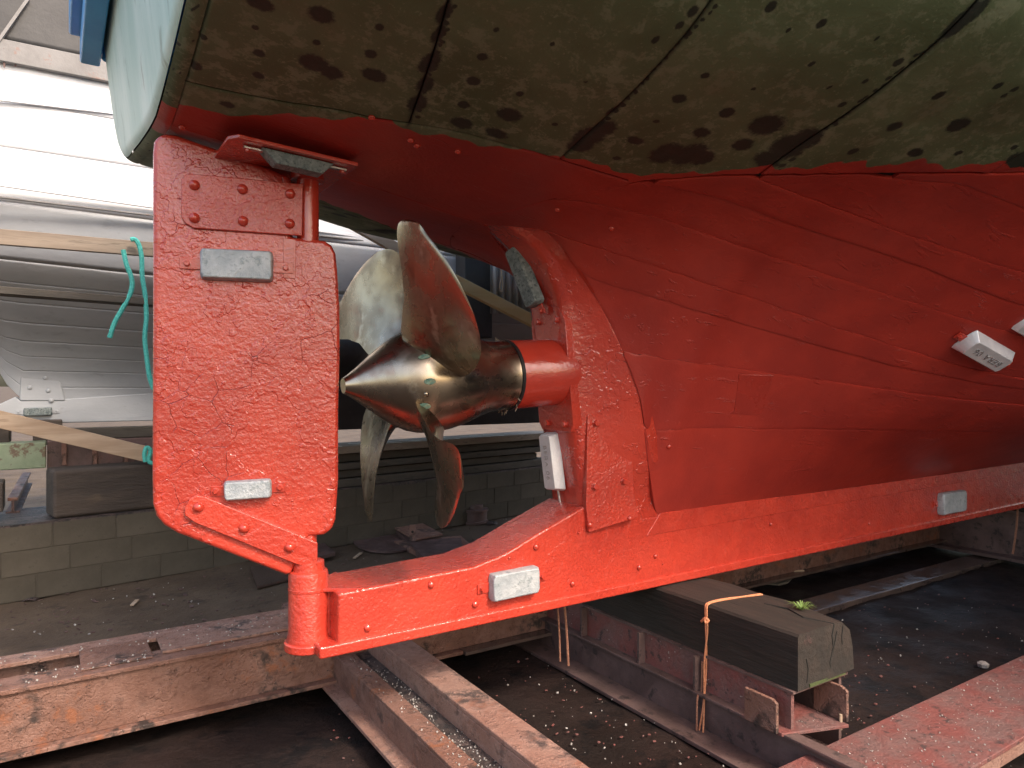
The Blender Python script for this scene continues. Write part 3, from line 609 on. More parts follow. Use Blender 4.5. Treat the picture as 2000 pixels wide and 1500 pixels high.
def blade(phi0):
    nc = 31; rr = np.concatenate([np.linspace(.20, .66, 26), np.linspace(.665, .752, 20)]); nr = len(rr); v = []; f = []
    for side in (1, -1):
        for r in rr:
            s = (r - .20) / .552; l, q = rp(r, CL), rp(r, CR); mid = (l + q) / 2; wid = (q - l) / 2
            beta = blade_at(r, 0); th = rp(s, [(0,.050),(.10,.036),(.2,.026),(.5,.016),(.9,.008),(1,.004)])
            for k in range(nc):
                sa = math.sin((-1 + 2 * k / (nc - 1)) * math.pi / 2); c = mid + wid * sa; tt = th * (1 - abs(sa) ** 2.4) * side
                ang = phi0 + (c * math.cos(beta) - tt * math.sin(beta)) / r; h = HX - .223 * (r - .2) + c * math.sin(beta) + tt * math.cos(beta)
                v.append(axp(h) + r * (PU * math.cos(ang) + PS * math.sin(ang)))
    n1 = nr * nc; idx = lambda s, i, k: s * n1 + i * nc + k
    for i in range(nr - 1):
        for k in range(nc - 1):
            f.append((idx(0,i,k), idx(0,i,k+1), idx(0,i+1,k+1), idx(0,i+1,k))); f.append((idx(1,i,k), idx(1,i+1,k), idx(1,i+1,k+1), idx(1,i,k+1)))
    for i in range(nr - 1): f.append((idx(0,i,0), idx(0,i+1,0), idx(1,i+1,0), idx(1,i,0))); f.append((idx(0,i,nc-1), idx(1,i,nc-1), idx(1,i+1,nc-1), idx(0,i+1,nc-1)))
    for k in range(nc - 1): f.append((idx(0,nr-1,k), idx(0,nr-1,k+1), idx(1,nr-1,k+1), idx(1,nr-1,k)))
    bl = mobj('blade', v, f, BRONZE, PROP, smooth=True, sharp=70)
    return bl
PHI = math.radians(80.5)
for k in range(4): blade(PHI + k * math.pi / 2)
def hubpt(h, deg):
    r = np.interp(h, [p[0] for p in pr], [p[1] for p in pr]); th = math.radians(deg); d = PU * math.cos(th) + PS * math.sin(th); dr = (np.interp(h + .01, [p[0] for p in pr], [p[1] for p in pr]) - r) / .01
    return axp(h) + d * r, nrm(d - AX * dr)
def patch(h, deg, a, bb, mat, name):
    p, n = hubpt(h, deg); t = nrm(AX - n * np.dot(AX, n)); s = np.cross(n, t); pts = [p - n * .003 + t * a * math.cos(q) + s * bb * math.sin(q) for q in np.linspace(0, 2 * math.pi, 16)[:-1]]
    MB().prism(pts, n * .0065).obj(name, mat, PROP, bevel=.002)
patch(.30, 62, .030, .012, PATINA, 'filled_bolt_hole'); patch(.305, 90, .026, .014, PATINA, 'filled_bolt_hole'); patch(.29, 118, .026, .014, PATINA, 'filled_bolt_hole')
p, n = hubpt(.29, 104); fix('plug', BRASS_PLUG, p, n, PROP)

# ---- rudder: turned 16 degrees, blade, stock, cheek plate, strap, anodes
RE = nrm(math.cos(math.radians(73)) * FWD + math.sin(math.radians(73)) * RGT); RN = np.cross(RE, (0, 0, 1)); RN = RN if RN[1] < 0 else -RN
TF = .048
def rp3(u, v, off=TF): return on_n(u, v, RN * off, RN)
ol = [(297,300),(299,276),(308,263),(322,259),(345,262),(400,282),(460,303),(520,325),(568,345),(568,462),(612,466),(634,469),(648,478),(656,494),(659,525),(664,600),(664,700),(661,800),(661,940),(656,1015),(648,1036),(632,1046),(602,1048),(598,1062),(566,1125),(556,1124),(345,1042),(318,1026),(303,1008),(297,985),(296,940),(297,620)]
RUD = MB().prism([rp3(u, v) for u, v in ol], -RN * 2 * TF).obj('rudder', RED_RUD, BOAT, bevel=.026, seg=4)
RUD['label'] = 'thick blistered red rudder blade turned slightly'
b = MB().lathe([(1.93, .046), (2.62, .046)], (0, 0, 0), (0, 0, 1), 32); b.obj('stock', RED_SMOOTH, RUD, smooth=True)
zc = rp3(590, 346)[2]
MB().lathe([(zc - .003, .052), (zc, .070), (zc + .055, .072), (zc + .06, .066), (zc + .09, .066)], (0, 0, 0), (0, 0, 1), 36).obj('collar', RED_SMOOTH, RUD, smooth=True)
ck = [(355,352),(362,343),(372,341),(592,361),(590,462),(378,447),(362,437),(355,425)]
CHK = MB().prism([rp3(u, v) for u, v in ck], RN * .016).obj('cheek_plate', RED_KEEL, RUD, bevel=.004)
for (u, v) in ((380,362),(474,370),(567,379),(380,426),(475,432),(566,437)): fix('bolt', BOLT, rp3(u, v, TF + .015), RN, RUD, 1.0)
st = [(362,990),(372,972),(385,966),(400,968),(620,1058),(620,1112),(572,1098),(382,1020),(362,1006)]
MB().prism([rp3(u, v) for u, v in st], RN * .020).obj('lower_strap', RED_KEEL, RUD, bevel=.005)
for (u, v) in ((388,990),(477,1031),(566,1068)): fix('bolt', BOLT, rp3(u, v, TF + .018), RN, RUD, 1.0)
b = MB().lathe([(.94, .036), (1.075, .038), (1.09, .034)], (0, 0, 0), (0, 0, 1), 28); b.obj('pintle', RED_KEEL, RUD, smooth=True)
# marks left by a removed earthing tab
MB().prism([rp3(u, v) for u, v in ((553,465),(578,468),(577,545),(553,543))], RN * .004).obj('tab_plate', RED_SMOOTH, RUD, bevel=.002)
for k in range(5): MB().prism([rp3(556, 486 + k * 9, TF + .003), rp3(575, 482 + k * 9, TF + .003), rp3(575, 485 + k * 9, TF + .003), rp3(556, 489 + k * 9, TF + .003)], RN * .003).obj('weld_bead', RED_SMOOTH, RUD)

def anode(parent, c, e, up, n, Lh, Wh, T, mat, strap=True, bolt=BOLT_HEX, taper=.88, name='zinc_anode', ext=.045, rough=True, smat=None):
    """cast bar: c centre on the surface, e along, up across, n outwards"""
    e = nrm(e); n = nrm(n); up = nrm(up); v = []
    nl, nw = 14, 6
    seedr = random.Random(int(abs(c[0] * 1000) + abs(c[2] * 777)))
    for (k, s) in ((0, 1.0), (.75, taper + .05), (1.0, taper - .02)):
        for (a, b2) in [(-1, -.7), (-.94, -1), (-.5, -1), (0, -1), (.5, -1), (.94, -1), (1, -.7), (1, 0), (1, .7), (.94, 1), (.5, 1), (0, 1), (-.5, 1), (-.94, 1), (-1, .7), (-1, 0)]:
            j = (.03 if rough else .006)
            v.append(c + e * Lh * a * (1 - (1 - s) * .45) * (1 + seedr.uniform(-j, j) * .6) + up * Wh * b2 * s * (1 + seedr.uniform(-j, j)) + n * T * k)
    m = 16; f = [tuple(range(m - 1, -1, -1)), tuple(range(2 * m, 3 * m))]
    for r in (0, 1):
        for i in range(m): f.append((r * m + i, r * m + (i + 1) % m, (r + 1) * m + (i + 1) % m, (r + 1) * m + i))
    if np.dot(np.cross(e, up), n) < 0: f = [q[::-1] for q in f]
    A = mobj(name, v, f, mat, parent, smooth=False, bevel=.006 if rough else .004, seg=2)
    if strap:
        par = parent if parent is RUD else A
        MB().box(c + n * .004, (Lh + ext, min(.022, Wh * .5), .004), (e, up, n)).obj('strap', smat or RED_SMOOTH, par, bevel=.002)
        for s in (-1, 1): fix('bolt', bolt, c + e * s * (Lh + ext * .62) + n * .006, n, par, .62)
    return A
def rud_anode(u0, v0, u1, v1, T, ext):
    a = rp3(u0, (v0 + v1) / 2); c = rp3((u0 + u1) / 2, (v0 + v1) / 2); bq = rp3((u0 + u1) / 2, v0); Lh = np.linalg.norm(c - a); return c, Lh, abs(bq[2] - c[2])
c, Lh, Wh = rud_anode(391, 489, 537, 550, .05, .03); anode(RUD, c, RE, (0, 0, 1), RN, Lh, Wh, .05, ZINC_OLD, ext=.075)
c, Lh, Wh = rud_anode(438, 936, 532, 974, .05, .03); anode(RUD, c, nrm(RE + V(0, 0, .02)), (0, 0, 1), RN, Lh, Wh, .045, ZINC_OLD, ext=.05)
c = on_y(1000, 1137, YK); anode(BOAT, c, (1, 0, .02), (0, 0, 1), (0, -1, 0), .132, .064, .05, ZINC_OLD, ext=.06, taper=.93)
c = on_y(1853, 980, YK); anode(BOAT, c, (1, 0, .0), (0, 0, 1), (0, -1, 0), .18, .085, .055, ZINC_OLD, ext=.06, taper=.93)
# stern post anodes: the old one edge-on above the tube, the new one below it
e = nrm(on_x(1043, 590, 1.17) - on_x(1003, 488, 1.10)); c = (on_x(1043, 585, 1.16) + on_x(1003, 490, 1.09)) / 2; c[0] = 1.155
anode(BOAT, c, e, np.cross(e, (-1, 0, 0)), nrm(V(-1, 0, 0) - e * -e[0]), .165, .052, .06, ZINC_GREEN, ext=.05, taper=.9)
e = nrm((.09, -.07, -.99)); c = on_x(1086, 900, 1.335); nn = nrm(V(-1, 0.0, 0) - e * np.dot((-1, 0, 0), e)); upv = np.cross(e, nn)
AN = anode(BOAT, c, e, upv, nn, .158, .06, .062, ZINC_NEW, taper=.80, rough=False, strap=False)
MB().tube([c + e * .15 + nn * .01, c + e * .235 + nn * .004], .006, 6).obj('mounting_rod', STEEL, AN, smooth=True)
# hull anodes at the right
def stamp(txt, parent, o, ex, ey, size, mat):
    cu = bpy.data.curves.new('lettering', 'FONT'); cu.body = txt; cu.size = size; cu.extrude = .0012; cu.align_x = 'CENTER'; cu.align_y = 'CENTER'; cu.space_character = 1.25
    tmp = bpy.data.objects.new('lettering_tmp', cu); col.objects.link(tmp); dg = bpy.context.evaluated_depsgraph_get(); me = bpy.data.meshes.new_from_object(tmp.evaluated_get(dg)); bpy.data.objects.remove(tmp, do_unlink=True)
    ex = nrm(ex); ez = nrm(np.cross(ex, ey)); ey = np.cross(ez, ex); M = np.stack([ex, ey, ez], 1); vs = np.array([v.co[:] for v in me.vertices]) @ M.T + np.asarray(o); fs = [tuple(p.vertices) for p in me.polygons]
    mobj('lettering', vs, fs, mat, parent)
fn = nrm(nn + upv * (-.0)); stamp('BERA 06', AN, c + nn * .0625 + e * .0, e, np.cross(nn, e), .042, STEEL)
for (u, v, du, dv, sc) in ((1920, 684, 66, 17, 1.0), (2028, 640, 66, 20, 1.0)):
    p, n = on_hull(min(u, 1996), v)
    if u > 1996: p = p + V(.12, -.02, 0)
    e = nrm(V(1, 0, -.12) - n * np.dot(V(1, 0, -.12), n)); up = np.cross(n, e); H = anode(BOAT, p, e, up, n, .175, .075, .058, ZINC_NEW, taper=.66, rough=False, ext=.05)
    o = p + n * .0595; stamp('BERA 06', H, o, -e, np.cross(n, -e), .05, STEEL)
# heel plate round the stock with two anodes under it
zp = 2.585
hp = [(-.33, -.25), (-.36, -.20), (-.36, .20), (-.33, .25), (.13, .25), (.13, -.25)]
HEEL = MB().prism([(x, y, zp - .06 * x - .0) for x, y in hp], (0, 0, .016)).obj('heel_plate', RED_SMOOTH, BOAT, bevel=.004)
for sy in (-1, 1):
    c = V(-.10, sy * .185, zp + .004); e = nrm((1, 0, -.06)); A = MB().prism([c + e * t + V(0, -.035, zq) for (t, zq) in ((-.14, 0), (.14, 0), (.095, -.05), (-.085, -.05))], (0, .07, 0)).obj('zinc_anode', ZINC_GREEN, BOAT, bevel=.004)
    MB().box(c + V(0, 0, -.006), (.20, .012, .003), (e, V(0, 1, 0), np.cross(e, (0, 1, 0)))).obj('strap', STEEL, A)
    for s in (-1, 1): fix('bolt', BOLT_HEX, c + e * s * .185 + V(0, 0, -.008), (0, 0, -1), A, .5)

# ================================================================== THE GROUND
def sheet(name, x0, x1, y0, y1, z, mat, nx=2, ny=2, amp=0.0, kind='structure', parent=None, holes=None):
    X, Y = np.meshgrid(np.linspace(x0, x1, nx), np.linspace(y0, y1, ny), indexing='ij'); Z = z + amp * (np.sin(X * 3.1 + Y * 1.7) * .4 + np.sin(X * 7.3 - Y * 5.1) * .3 + rng.normal(0, .35, X.shape))
    i = np.arange(nx * ny).reshape(nx, ny); o = mobj(name, np.stack([X, Y, Z], -1).reshape(-1, 3), np.stack([i[:-1, :-1].ravel(), i[1:, :-1].ravel(), i[1:, 1:].ravel(), i[:-1, 1:].ravel()], -1).tolist(), mat, parent, smooth=nx > 2)
    if kind: o['kind'] = kind
    return o
sheet('ground', -600, 600, -600, 600, -.13, MUD)
sheet('slip_floor', -12, 22, -16, 1.05, -.06, MUD_DARK, 300, 150, .012)
sheet('yard_floor', -5, 14, 1.05, 8.5, -.004, MUD, 200, 80, .010)

# ================================================================== CRADLE STEELWORK
def ibeam_x(b, x0, x1, yc, z0, z1, wd, tf=.022, tw=.016):
    b.bb(x0, x1, yc - wd / 2, yc + wd / 2, z0, z0 + tf); b.bb(x0, x1, yc - wd / 2, yc + wd / 2, z1 - tf, z1); b.bb(x0, x1, yc - tw / 2, yc + tw / 2, z0 + tf - .002, z1 - tf + .002)
# long beam under the stern: twin rolled sections with cover plates across the slot
y0 = .845
LB = empty('cradle_beam', (-.5, 1.05, 0), 'long rusty pink steel cradle beam with slotted cover plates below the rudder', 'steel beam')
b = MB(); b.bb(-3.5, 7.2, y0, y0 + .17, .328, .35); b.bb(-3.5, 7.2, y0 + .02, y0 + .04, .07, .33); o = b.obj('front_section', RUST, LB, bevel=.004)
MB().bb(-3.5, 1.2, y0 - .03, y0 + .16, .048, .07).obj('bottom_flange', RUST, LB, bevel=.004)
MB().bb(1.2, 7.2, y0 - .06, y0 + .16, .048, .07).obj('bottom_flange', RUST_WET, LB, bevel=.004)
b = MB(); b.bb(-3.5, 7.2, y0 + .34, y0 + .47, .336, .358); b.bb(-3.5, 7.2, y0 + .42, y0 + .44, .05, .34); b.obj('rear_section', RUST_PINK, LB, bevel=.004)
pa = on_z(156, 1290, .356); pb = on_z(278, 1250, .356); pc = on_z(285, 1250, .36)
MB().bb(pa[0], pb[0] + .02, y0 + .06, y0 + .36, .3515, .3585).obj('cover_plate', RUST, LB, bevel=.003)
MB().bb(pc[0] + .05, 2.2, y0 + .09, y0 + .37, .3520, .366).obj('cover_plate', RUST_PINK, LB, bevel=.003)
MB().bb(-3.5, 1.5, y0 + .05, y0 + .42, .06, .075).obj('slot_floor', RUST_DARK, LB)
# cross beam below the skeg end: bottom plate, low channel, gritty trough and upstand
CB = empty('cross_beam', (.55, 0, 0), 'rusty cross beam with a gritty trough running towards the viewer under the skeg', 'steel beam')
YA, YB = -2.9, 1.95
MB().bb(.33, .80, YA, YB, .035, .055).obj('bottom_plate', RUST_PINK, CB, bevel=.004)
b = MB(); b.bb(.405, .425, YA, YB, .054, .185); b.bb(.405, .505, YA, YB, .185, .202); b.obj('low_channel', RUST, CB, bevel=.005)
MB().bb(.50, .605, YA, YB, .05, .176).obj('trough_floor', GRIT, CB)
b = MB(); b.bb(.60, .762, YA, YB, .262, .285); b.bb(.60, .618, YA, YB, .17, .263); b.bb(.735, .755, YA, YB, .055, .263); b.obj('upstand', RUST_PINK, CB, bevel=.006)
# grit lying in the trough
g = MB()
for k in range(520):
    yv = random.uniform(-1.5, .75); xv = random.choice([random.uniform(.505, .60), random.gauss(.52, .02), random.uniform(.43, .60)])
    dens = .5 + .5 * math.sin(yv * 5 + 1) * math.sin(yv * 2.3); 
    if random.random() > dens + .15: continue
    z = .178 if xv > .505 else .204; s = random.uniform(.0012, .0038); ax = np.linalg.qr(rng.normal(size=(3, 3)))[0]
    g.box((xv, yv, z + s * .3), (s, s * random.uniform(.6, 1.2), s * .6), ax)
tag(g.obj('grit', PEBBLE), 'pale grit and paint flakes lying in the trough of the cross beam', 'grit', kind='stuff')
# second cross beam carrying the keel block
SB = empty('cross_beam', (2.05, -.3, 0), 'dark rusty cross beam with stiffeners under the big square timber', 'steel beam')
x0 = 1.865
b = MB(); b.bb(x0, x0 + .02, -1.0, 1.6, .145, .33); o = b.obj('upper_web', RUST_RED, SB)
MB().bb(x0 - .012, x0 + .40, -1.02, 1.6, .322, .333).obj('top_flange', RUST_DARK, SB)
MB().bb(x0 - .055, x0 + .012, -1.35, 1.6, .135, .15).obj('ledge', RUST_DARK, SB, bevel=.004)
MB().bb(x0 - .02, x0, -1.9, 1.6, -.035, .136).obj('lower_web', RUST_DARK, SB)
MB().bb(1.70, 2.25, -2.0, 1.6, -.055, -.033).obj('bottom_flange', RUST_DARK, SB, bevel=.004)
for y in (-.06, -.47, .45): MB().bb(x0 - .045, x0 + .001, y - .008, y + .008, .15, .322).obj('stiffener', RUST_DARK, SB)
MB().bb(x0 + .36, x0 + .38, -1.0, 1.6, -.035, .322).obj('far_web', RUST_DARK, SB)
# open channel bracket at its end
ch = MB(); CH = empty('channel_bracket', (2.0, -1.15, .1), 'short rusty open channel under the end of the square timber', 'bracket')
x1, x2 = 1.80, 2.13
ch.prism([(x1, -1.0, .140), (x2, -1.11, .140), (x2, -.80, .140), (x1, -.78, .140)], (0, 0, .016)); ch.obj('channel_floor', RUST_RED, CH, bevel=.003)
MB().prism([(x1, -.985, .150), (x1, -.81, .150), (x1, -.81, .298), (x1, -.96, .298), (x1, -.985, .285)], (-.018, 0, 0)).obj('channel_side', RUST, CH, bevel=.004)
MB().prism([(x2, -1.10, .160), (x2, -.93, .156), (x2, -.93, .315), (x2, -1.07, .315), (x2, -1.10, .30)], (.018, 0, 0)).obj('channel_side', RUST, CH, bevel=.004)
# near beam in the lower right corner
NB = empty('cradle_beam', (3.0, -1.3, 0), 'near red-brown rusty cradle beam crossing the lower right corner', 'steel beam')
MB().bb(1.15, 9, -1.54, -1.10, .078, .10).obj('top_flange', RUST_RED, NB, bevel=.005)
MB().bb(1.15, 9, -1.33, -1.31, -.05, .08).obj('web', GREENP, NB)
MB().bb(1.15, 9, -1.536, -1.52, .02, .079).obj('lip', RUST_PINK, NB, bevel=.003)
# far cross beam at the right edge
FB = empty('cross_beam', (7.0, 0, 0), 'distant dark steel cross beam under the keel at the right edge', 'steel beam')
b = MB(); b.bb(6.95, 6.97, -2.5, 1.5, .03, .45); b.bb(6.9, 7.3, -2.5, 1.5, .45, .47); b.obj('web', RUST_DARK, FB)
MB().bb(6.80, 7.3, -2.5, 1.5, .0, .03).obj('bottom_flange', RUST_DARK, FB)
MB().bb(6.9, 7.35, -1.0, .9, .472, .61).obj('packing_block', TIMBER, FB, bevel=.01)
# low second ledge on the slip floor
tag(MB().bb(2.6, 9.0, .28, .52, -.09, -.018).obj('slip_rail', RUST_WET, None, bevel=.01), 'wet flat rail on the dark slip floor behind the square timber', 'rail')

# ---- square keel timber
tx0, tx1, ty0, ty1, tz0, tz1 = 1.872, 2.285, -1.03, 1.2, .335, .587
v = []; nseg = 14
ys = np.linspace(ty0, ty1, nseg)
def tsec(y, k):
    ch = .05 if k == 0 else (.022 if k == 1 else .012); j = lambda: random.uniform(-.004, .004)
    sk = (0.05 if k == 0 else 0)
    return [(tx0 + j(), y, tz0 + j()), (tx1 - .01 + j(), y - sk * .3, tz0 + .02 + j()), (tx1 + j(), y, (tz0 + tz1) / 2 + j()), (tx1 - ch * .4, y, tz1 - ch), (tx1 - ch * 1.7, y, tz1 - .002 + j()), ((tx0 + tx1) / 2, y, tz1 + j() * .6), (tx0 + .012, y, tz1 + j() * .4), (tx0, y, tz1 - .012)]
V8 = [tsec(y, k) for k, y in enumerate(ys)]; f = []
for k in range(nseg - 1):
    for i in range(8): f.append((k * 8 + i, k * 8 + (i + 1) % 8, (k + 1) * 8 + (i + 1) % 8, (k + 1) * 8 + i))
f = [q[::-1] for q in f] + [tuple(range(8)), tuple((nseg - 1) * 8 + i for i in range(7, -1, -1))]
f = [q[::-1] for q in f]
KT = mobj('keel_timber', [p for s in V8 for p in s], f, TIMBER, None, smooth=True, sharp=25); tag(KT, 'big square dark timber with split end carrying the keel, tied with twine', 'timber')
# splits in its end
def crack(pts, wdt):
    b = MB()
    for i in range(len(pts) - 1):
        (xa, za), (xb, zb) = pts[i], pts[i + 1]; y = ty0 - .003
        b.prism([(xa - wdt, y, za), (xa + wdt, y, za), (xb + wdt * .8, y, zb), (xb - wdt * .8, y, zb)], (0, .004, 0))
    b.obj('split', DARKIN, KT)
crack([(2.14, .585), (2.125, .54), (2.135, .48), (2.11, .42), (2.12, .345)], .0045)
crack([(2.21, .565), (2.20, .52), (2.205, .48)], .003); crack([(1.93, .47), (1.945, .42), (1.935, .36)], .0025); crack([(2.16, .55), (2.145, .50), (2.125, .44)], .0022)
MB().tube([(2.14, ty0, .588), (2.10, -.9, .588), (2.15, -.78, .589), (2.12, -.66, .588)], .004, 5).obj('split', DARKIN, KT)
# red scab on the lip of the beam below, moss on the timber's lower edge
tag(MB().bb(1.95, 2.22, -1.037, -1.028, .338, .352).obj('moss_strip', MOSS), 'thin green moss along the lower edge of the split timber end', 'moss', kind='stuff')
# grass tuft
g = MB(); gp = on_z(1565, 1190, .586)
for k in range(60):
    a = random.uniform(0, 6.28); l = random.uniform(.025, .075); d = V(math.cos(a), math.sin(a), 0); s = V(-d[1], d[0], 0) * .0022; p0 = gp + d * random.uniform(0, .012)
    m1 = p0 + d * l * .5 + V(0, 0, l * .45); m2 = p0 + d * l + V(0, 0, l * random.uniform(.2, .6))
    g.add([p0 - s, p0 + s, m1 + s * .8, m1 - s * .8, m2], [(0, 1, 2, 3), (3, 2, 4)])
tag(g.obj('grass_tuft', GRASS), 'small green grass tuft growing on top of the square timber', 'grass')
# ---- twine
def rope(name, pts, r, mat, label, cat, group=None, sm=4):
    P = [np.asarray(p, float) for p in pts]; Q = []
    for i in range(len(P) - 1):
        a, b2, c, d = P[max(i - 1, 0)], P[i], P[i + 1], P[min(i + 2, len(P) - 1)]
        for t in np.linspace(0, 1, sm + 1)[:-1]: Q.append(.5 * (2*b2 + (c-a)*t + (2*a-5*b2+4*c-d)*t*t + (3*b2-a-3*c+d)*t**3))
    Q.append(P[-1]); o = MB().tube(Q, r, 7).obj(name, mat, None, smooth=True)
    if label: tag(o, label, cat, group)
    return o
xt = tx0 - .008; ya = on_z(1410, 1180, tz1)[1]
pr_ = on_z(1530, 1151, tz1 + .004); pr_[0] = min(pr_[0], tx1 - .05)
OT = empty('orange_twine', (xt, ya, .3), 'orange twine looped over the square timber and hanging down with a knot', 'twine')
def child_rope(pts, r, mat, nm='strand'):
    o = rope(nm, pts, r, mat, None, None); wl = WL[o.name]; o.parent = OT; o.location = wl - WL[OT.name]
for dx in (0, .012):
    q0 = on_z(1408, 1172 + dx * 300, tz1 + .003)
    child_rope([pr_ + V(0, dx, 0), (pr_ + q0) / 2 + V(0, dx, .002), q0 + V(0, dx, .003), V(tx0 + .012, q0[1] + dx, tz1 + .004), V(xt + .001, q0[1] + dx, tz1 - .008), V(xt, q0[1] + dx, tz1 - .04), V(xt, q0[1] + dx - .003, .45), V(xt - .004 - dx, q0[1] + dx * 2 - .01, .30), V(xt - .03, q0[1] - .02 + dx * 2, .12), V(xt - .05, q0[1] - .03 + dx * 4, -.04)], .0048, ORANGE)
kc = V(xt - .006, ya + .02, on_x(1402, 1218, xt)[2])
child_rope([kc + V(0, .03, .0), kc + V(-.012, .012, .006), kc + V(-.016, 0, -.008), kc + V(-.004, -.006, .004), kc + V(-.012, .008, .01), kc + V(-.010, .035, -.012)], .0065, ORANGE, 'knot')
rope('brown_twine', [V(x0 - .02, -.50, .30), V(x0 - .025, -.50, .15), V(x0 - .06, -.505, .13), V(x0 - .07, -.51, -.03)], .005, BROWNTW, 'thin brown twine hanging down the cross beam behind the orange one', 'twine')
for i, (u0, v0, u1, v1, lb) in enumerate(((1088, 1170, 1094, 1292, 'left one of two brown cords hanging under the keel'), (1101, 1165, 1110, 1300, 'right one of two brown cords hanging under the keel'))):
    a = on_y(u0, v0, .05); c = on_y(u1, v1, .05); rope('hanging_cord', [a, (a + c) / 2 + V(.004, 0, 0), c], .005 + .002 * i, BROWNTW, lb, 'cord', 'cords hanging under the keel')
a = on_y(1988, 985, -.1); c = on_y(1978, 1082, -.1); rope('hanging_cord', [a, (a + c) / 2 + V(.02, 0, 0), c], .009, BROWNTW, 'frayed pale cord hanging by the keel at the right edge', 'cord')
# sticks and scraps on the dark floor
def stick(u0, v0, u1, v1, z, w_, h_, mat, label, name='wood_scrap', cat='wood scrap'):
    a = on_z(u0, v0, z); c = on_z(u1, v1, z); return tag(MB().beam(a, c, w_, h_).obj(name, mat, None, bevel=min(w_, h_) * .2), label, cat)
stick(1490, 1119, 1570, 1115, .07, .022, .018, PINE, 'thin pale stick behind the square timber')
tag(MB().prism([on_z(u, v, .02) for u, v in ((1500,1142),(1548,1130),(1538,1140),(1520,1144))], (0, 0, .015)).obj('stone_chip', CONC2, None), 'small pale flat chip behind the square timber', 'stone')
# grit over the dark slip floor
g = MB()
for k in range(300):
    u = random.uniform(950, 2000); v = random.uniform(1180, 1500); p = on_z(u, v, -.05)
    if p[0] > 8 or p[1] < -1.9: continue
    s = random.choice([.0015, .002, .003, .005]) ; ax = np.linalg.qr(rng.normal(size=(3, 3)))[0]; g.box(p + V(0, 0, .004), (s, s, s * .6), ax)
tag(g.obj('grit', PEBBLE), 'scattered grit and flakes on the dark slip floor', 'grit', kind='stuff')
g = MB()
for k in range(260):
    y = random.uniform(-1.52, -1.12); x = random.uniform(1.6, 4.5); s = random.choice([.0015, .002, .003]); ax = np.linalg.qr(rng.normal(size=(3, 3)))[0]; g.box((x, y, .102), (s, s, s * .6), ax)
for k in range(220):
    x = random.uniform(-1.5, .7); y = y0 + random.uniform(.02, .46); s = random.choice([.002, .003, .004]); ax = np.linalg.qr(rng.normal(size=(3, 3)))[0]
    if not (y0 + .16 < y < y0 + .35 and x < pa[0]): g.box((x, y, .3675 if (y > y0 + .09 and y < y0 + .37 and x > pc[0] + .05) else .359), (s, s, s * .6), ax)
tag(g.obj('grit', PEBBLE), 'pale flakes lying on the rusty beam flanges', 'grit', kind='stuff')
tag(MB().lathe([(0, .03), (.02, .034), (.03, .02)], on_z(1920, 1302, -.05), (0, 0, 1), 7).obj('pebble', PEBBLE, None), 'single pale pebble on the dark slip floor at the right', 'stone')
b = MB(); p = on_z(1642, 1425, .12); b.tube([p, p + V(0, 0, .07)], .007, 6); b.obj('stub_rod', PINE, None); tag(bpy.data.objects['stub_rod'], 'short upright stub standing in the open channel', 'stub')

# ================================================================== BLOCK WALL AND WHAT STANDS ON IT
wa = math.radians(10); WE = V(math.cos(wa), math.sin(wa), 0); WN = V(math.sin(wa), -math.cos(wa), 0); W0 = V(-1.25, 3.76, 0)
def wallp(s, out, z): return W0 + WE * s + WN * out + V(0, 0, z)
WALL = empty('block_wall', wallp(2, -.1, 0), 'low dark concrete block wall behind the propeller and rudder', 'wall')
MB().box(wallp(3, -.1035, .29), (6, .12, .29), (WE, WN, V(0, 0, 1))).obj('mortar_core', MORTAR, WALL)
bm_cache = {}
for c_ in range(3):
    for k in range(-7, 21):
        L_ = .46; s = k * L_ + (0, .23, .11)[c_]; mt = random.choice([CONC, CONC, CONC2]); key = mt.name
        if key not in bm_cache: bm_cache[key] = MB().box((0, 0, 0), (.2255, .02, .0945), (WE, WN, V(0, 0, 1))).obj('concrete_block', mt, WALL, bevel=.003); o = bm_cache[key]
        else: o = bm_cache[key].copy(); col.objects.link(o); o.parent = WALL
        o.location = wallp(s, random.uniform(-.001, .003), .10 + .196 * c_) - WL[WALL.name]
MB().box(wallp(3, -.40, .585), (6, .42, .018), (WE, WN, V(0, 0, 1))).obj('wall_top', GRIT, WALL)
# big dark timber at the left
a = wallp(.36, -.10, .79); 
def wall_box(name, s0, s1, o0, o1, z0, z1, mat, label=None, cat=None, group=None, bevel=.012, parent=None):
    o = MB().box(wallp((s0 + s1) / 2, (o0 + o1) / 2, (z0 + z1) / 2), (abs(s1 - s0) / 2, abs(o1 - o0) / 2, (z1 - z0) / 2), (WE, WN, V(0, 0, 1))).obj(name, mat, parent, bevel=bevel, seg=3)
    if label: tag(o, label, cat, group)
    return o
s0 = np.dot(on_n(105, 950, wallp(0, 0, 0), WN) - W0, WE)
wall_box('squared_timber', s0, s0 + 2.1, -.34, -.02, .605, 1.0, TIMBER_X, 'thick black squared timber lying on the block wall left of the rudder', 'timber', bevel=.03)
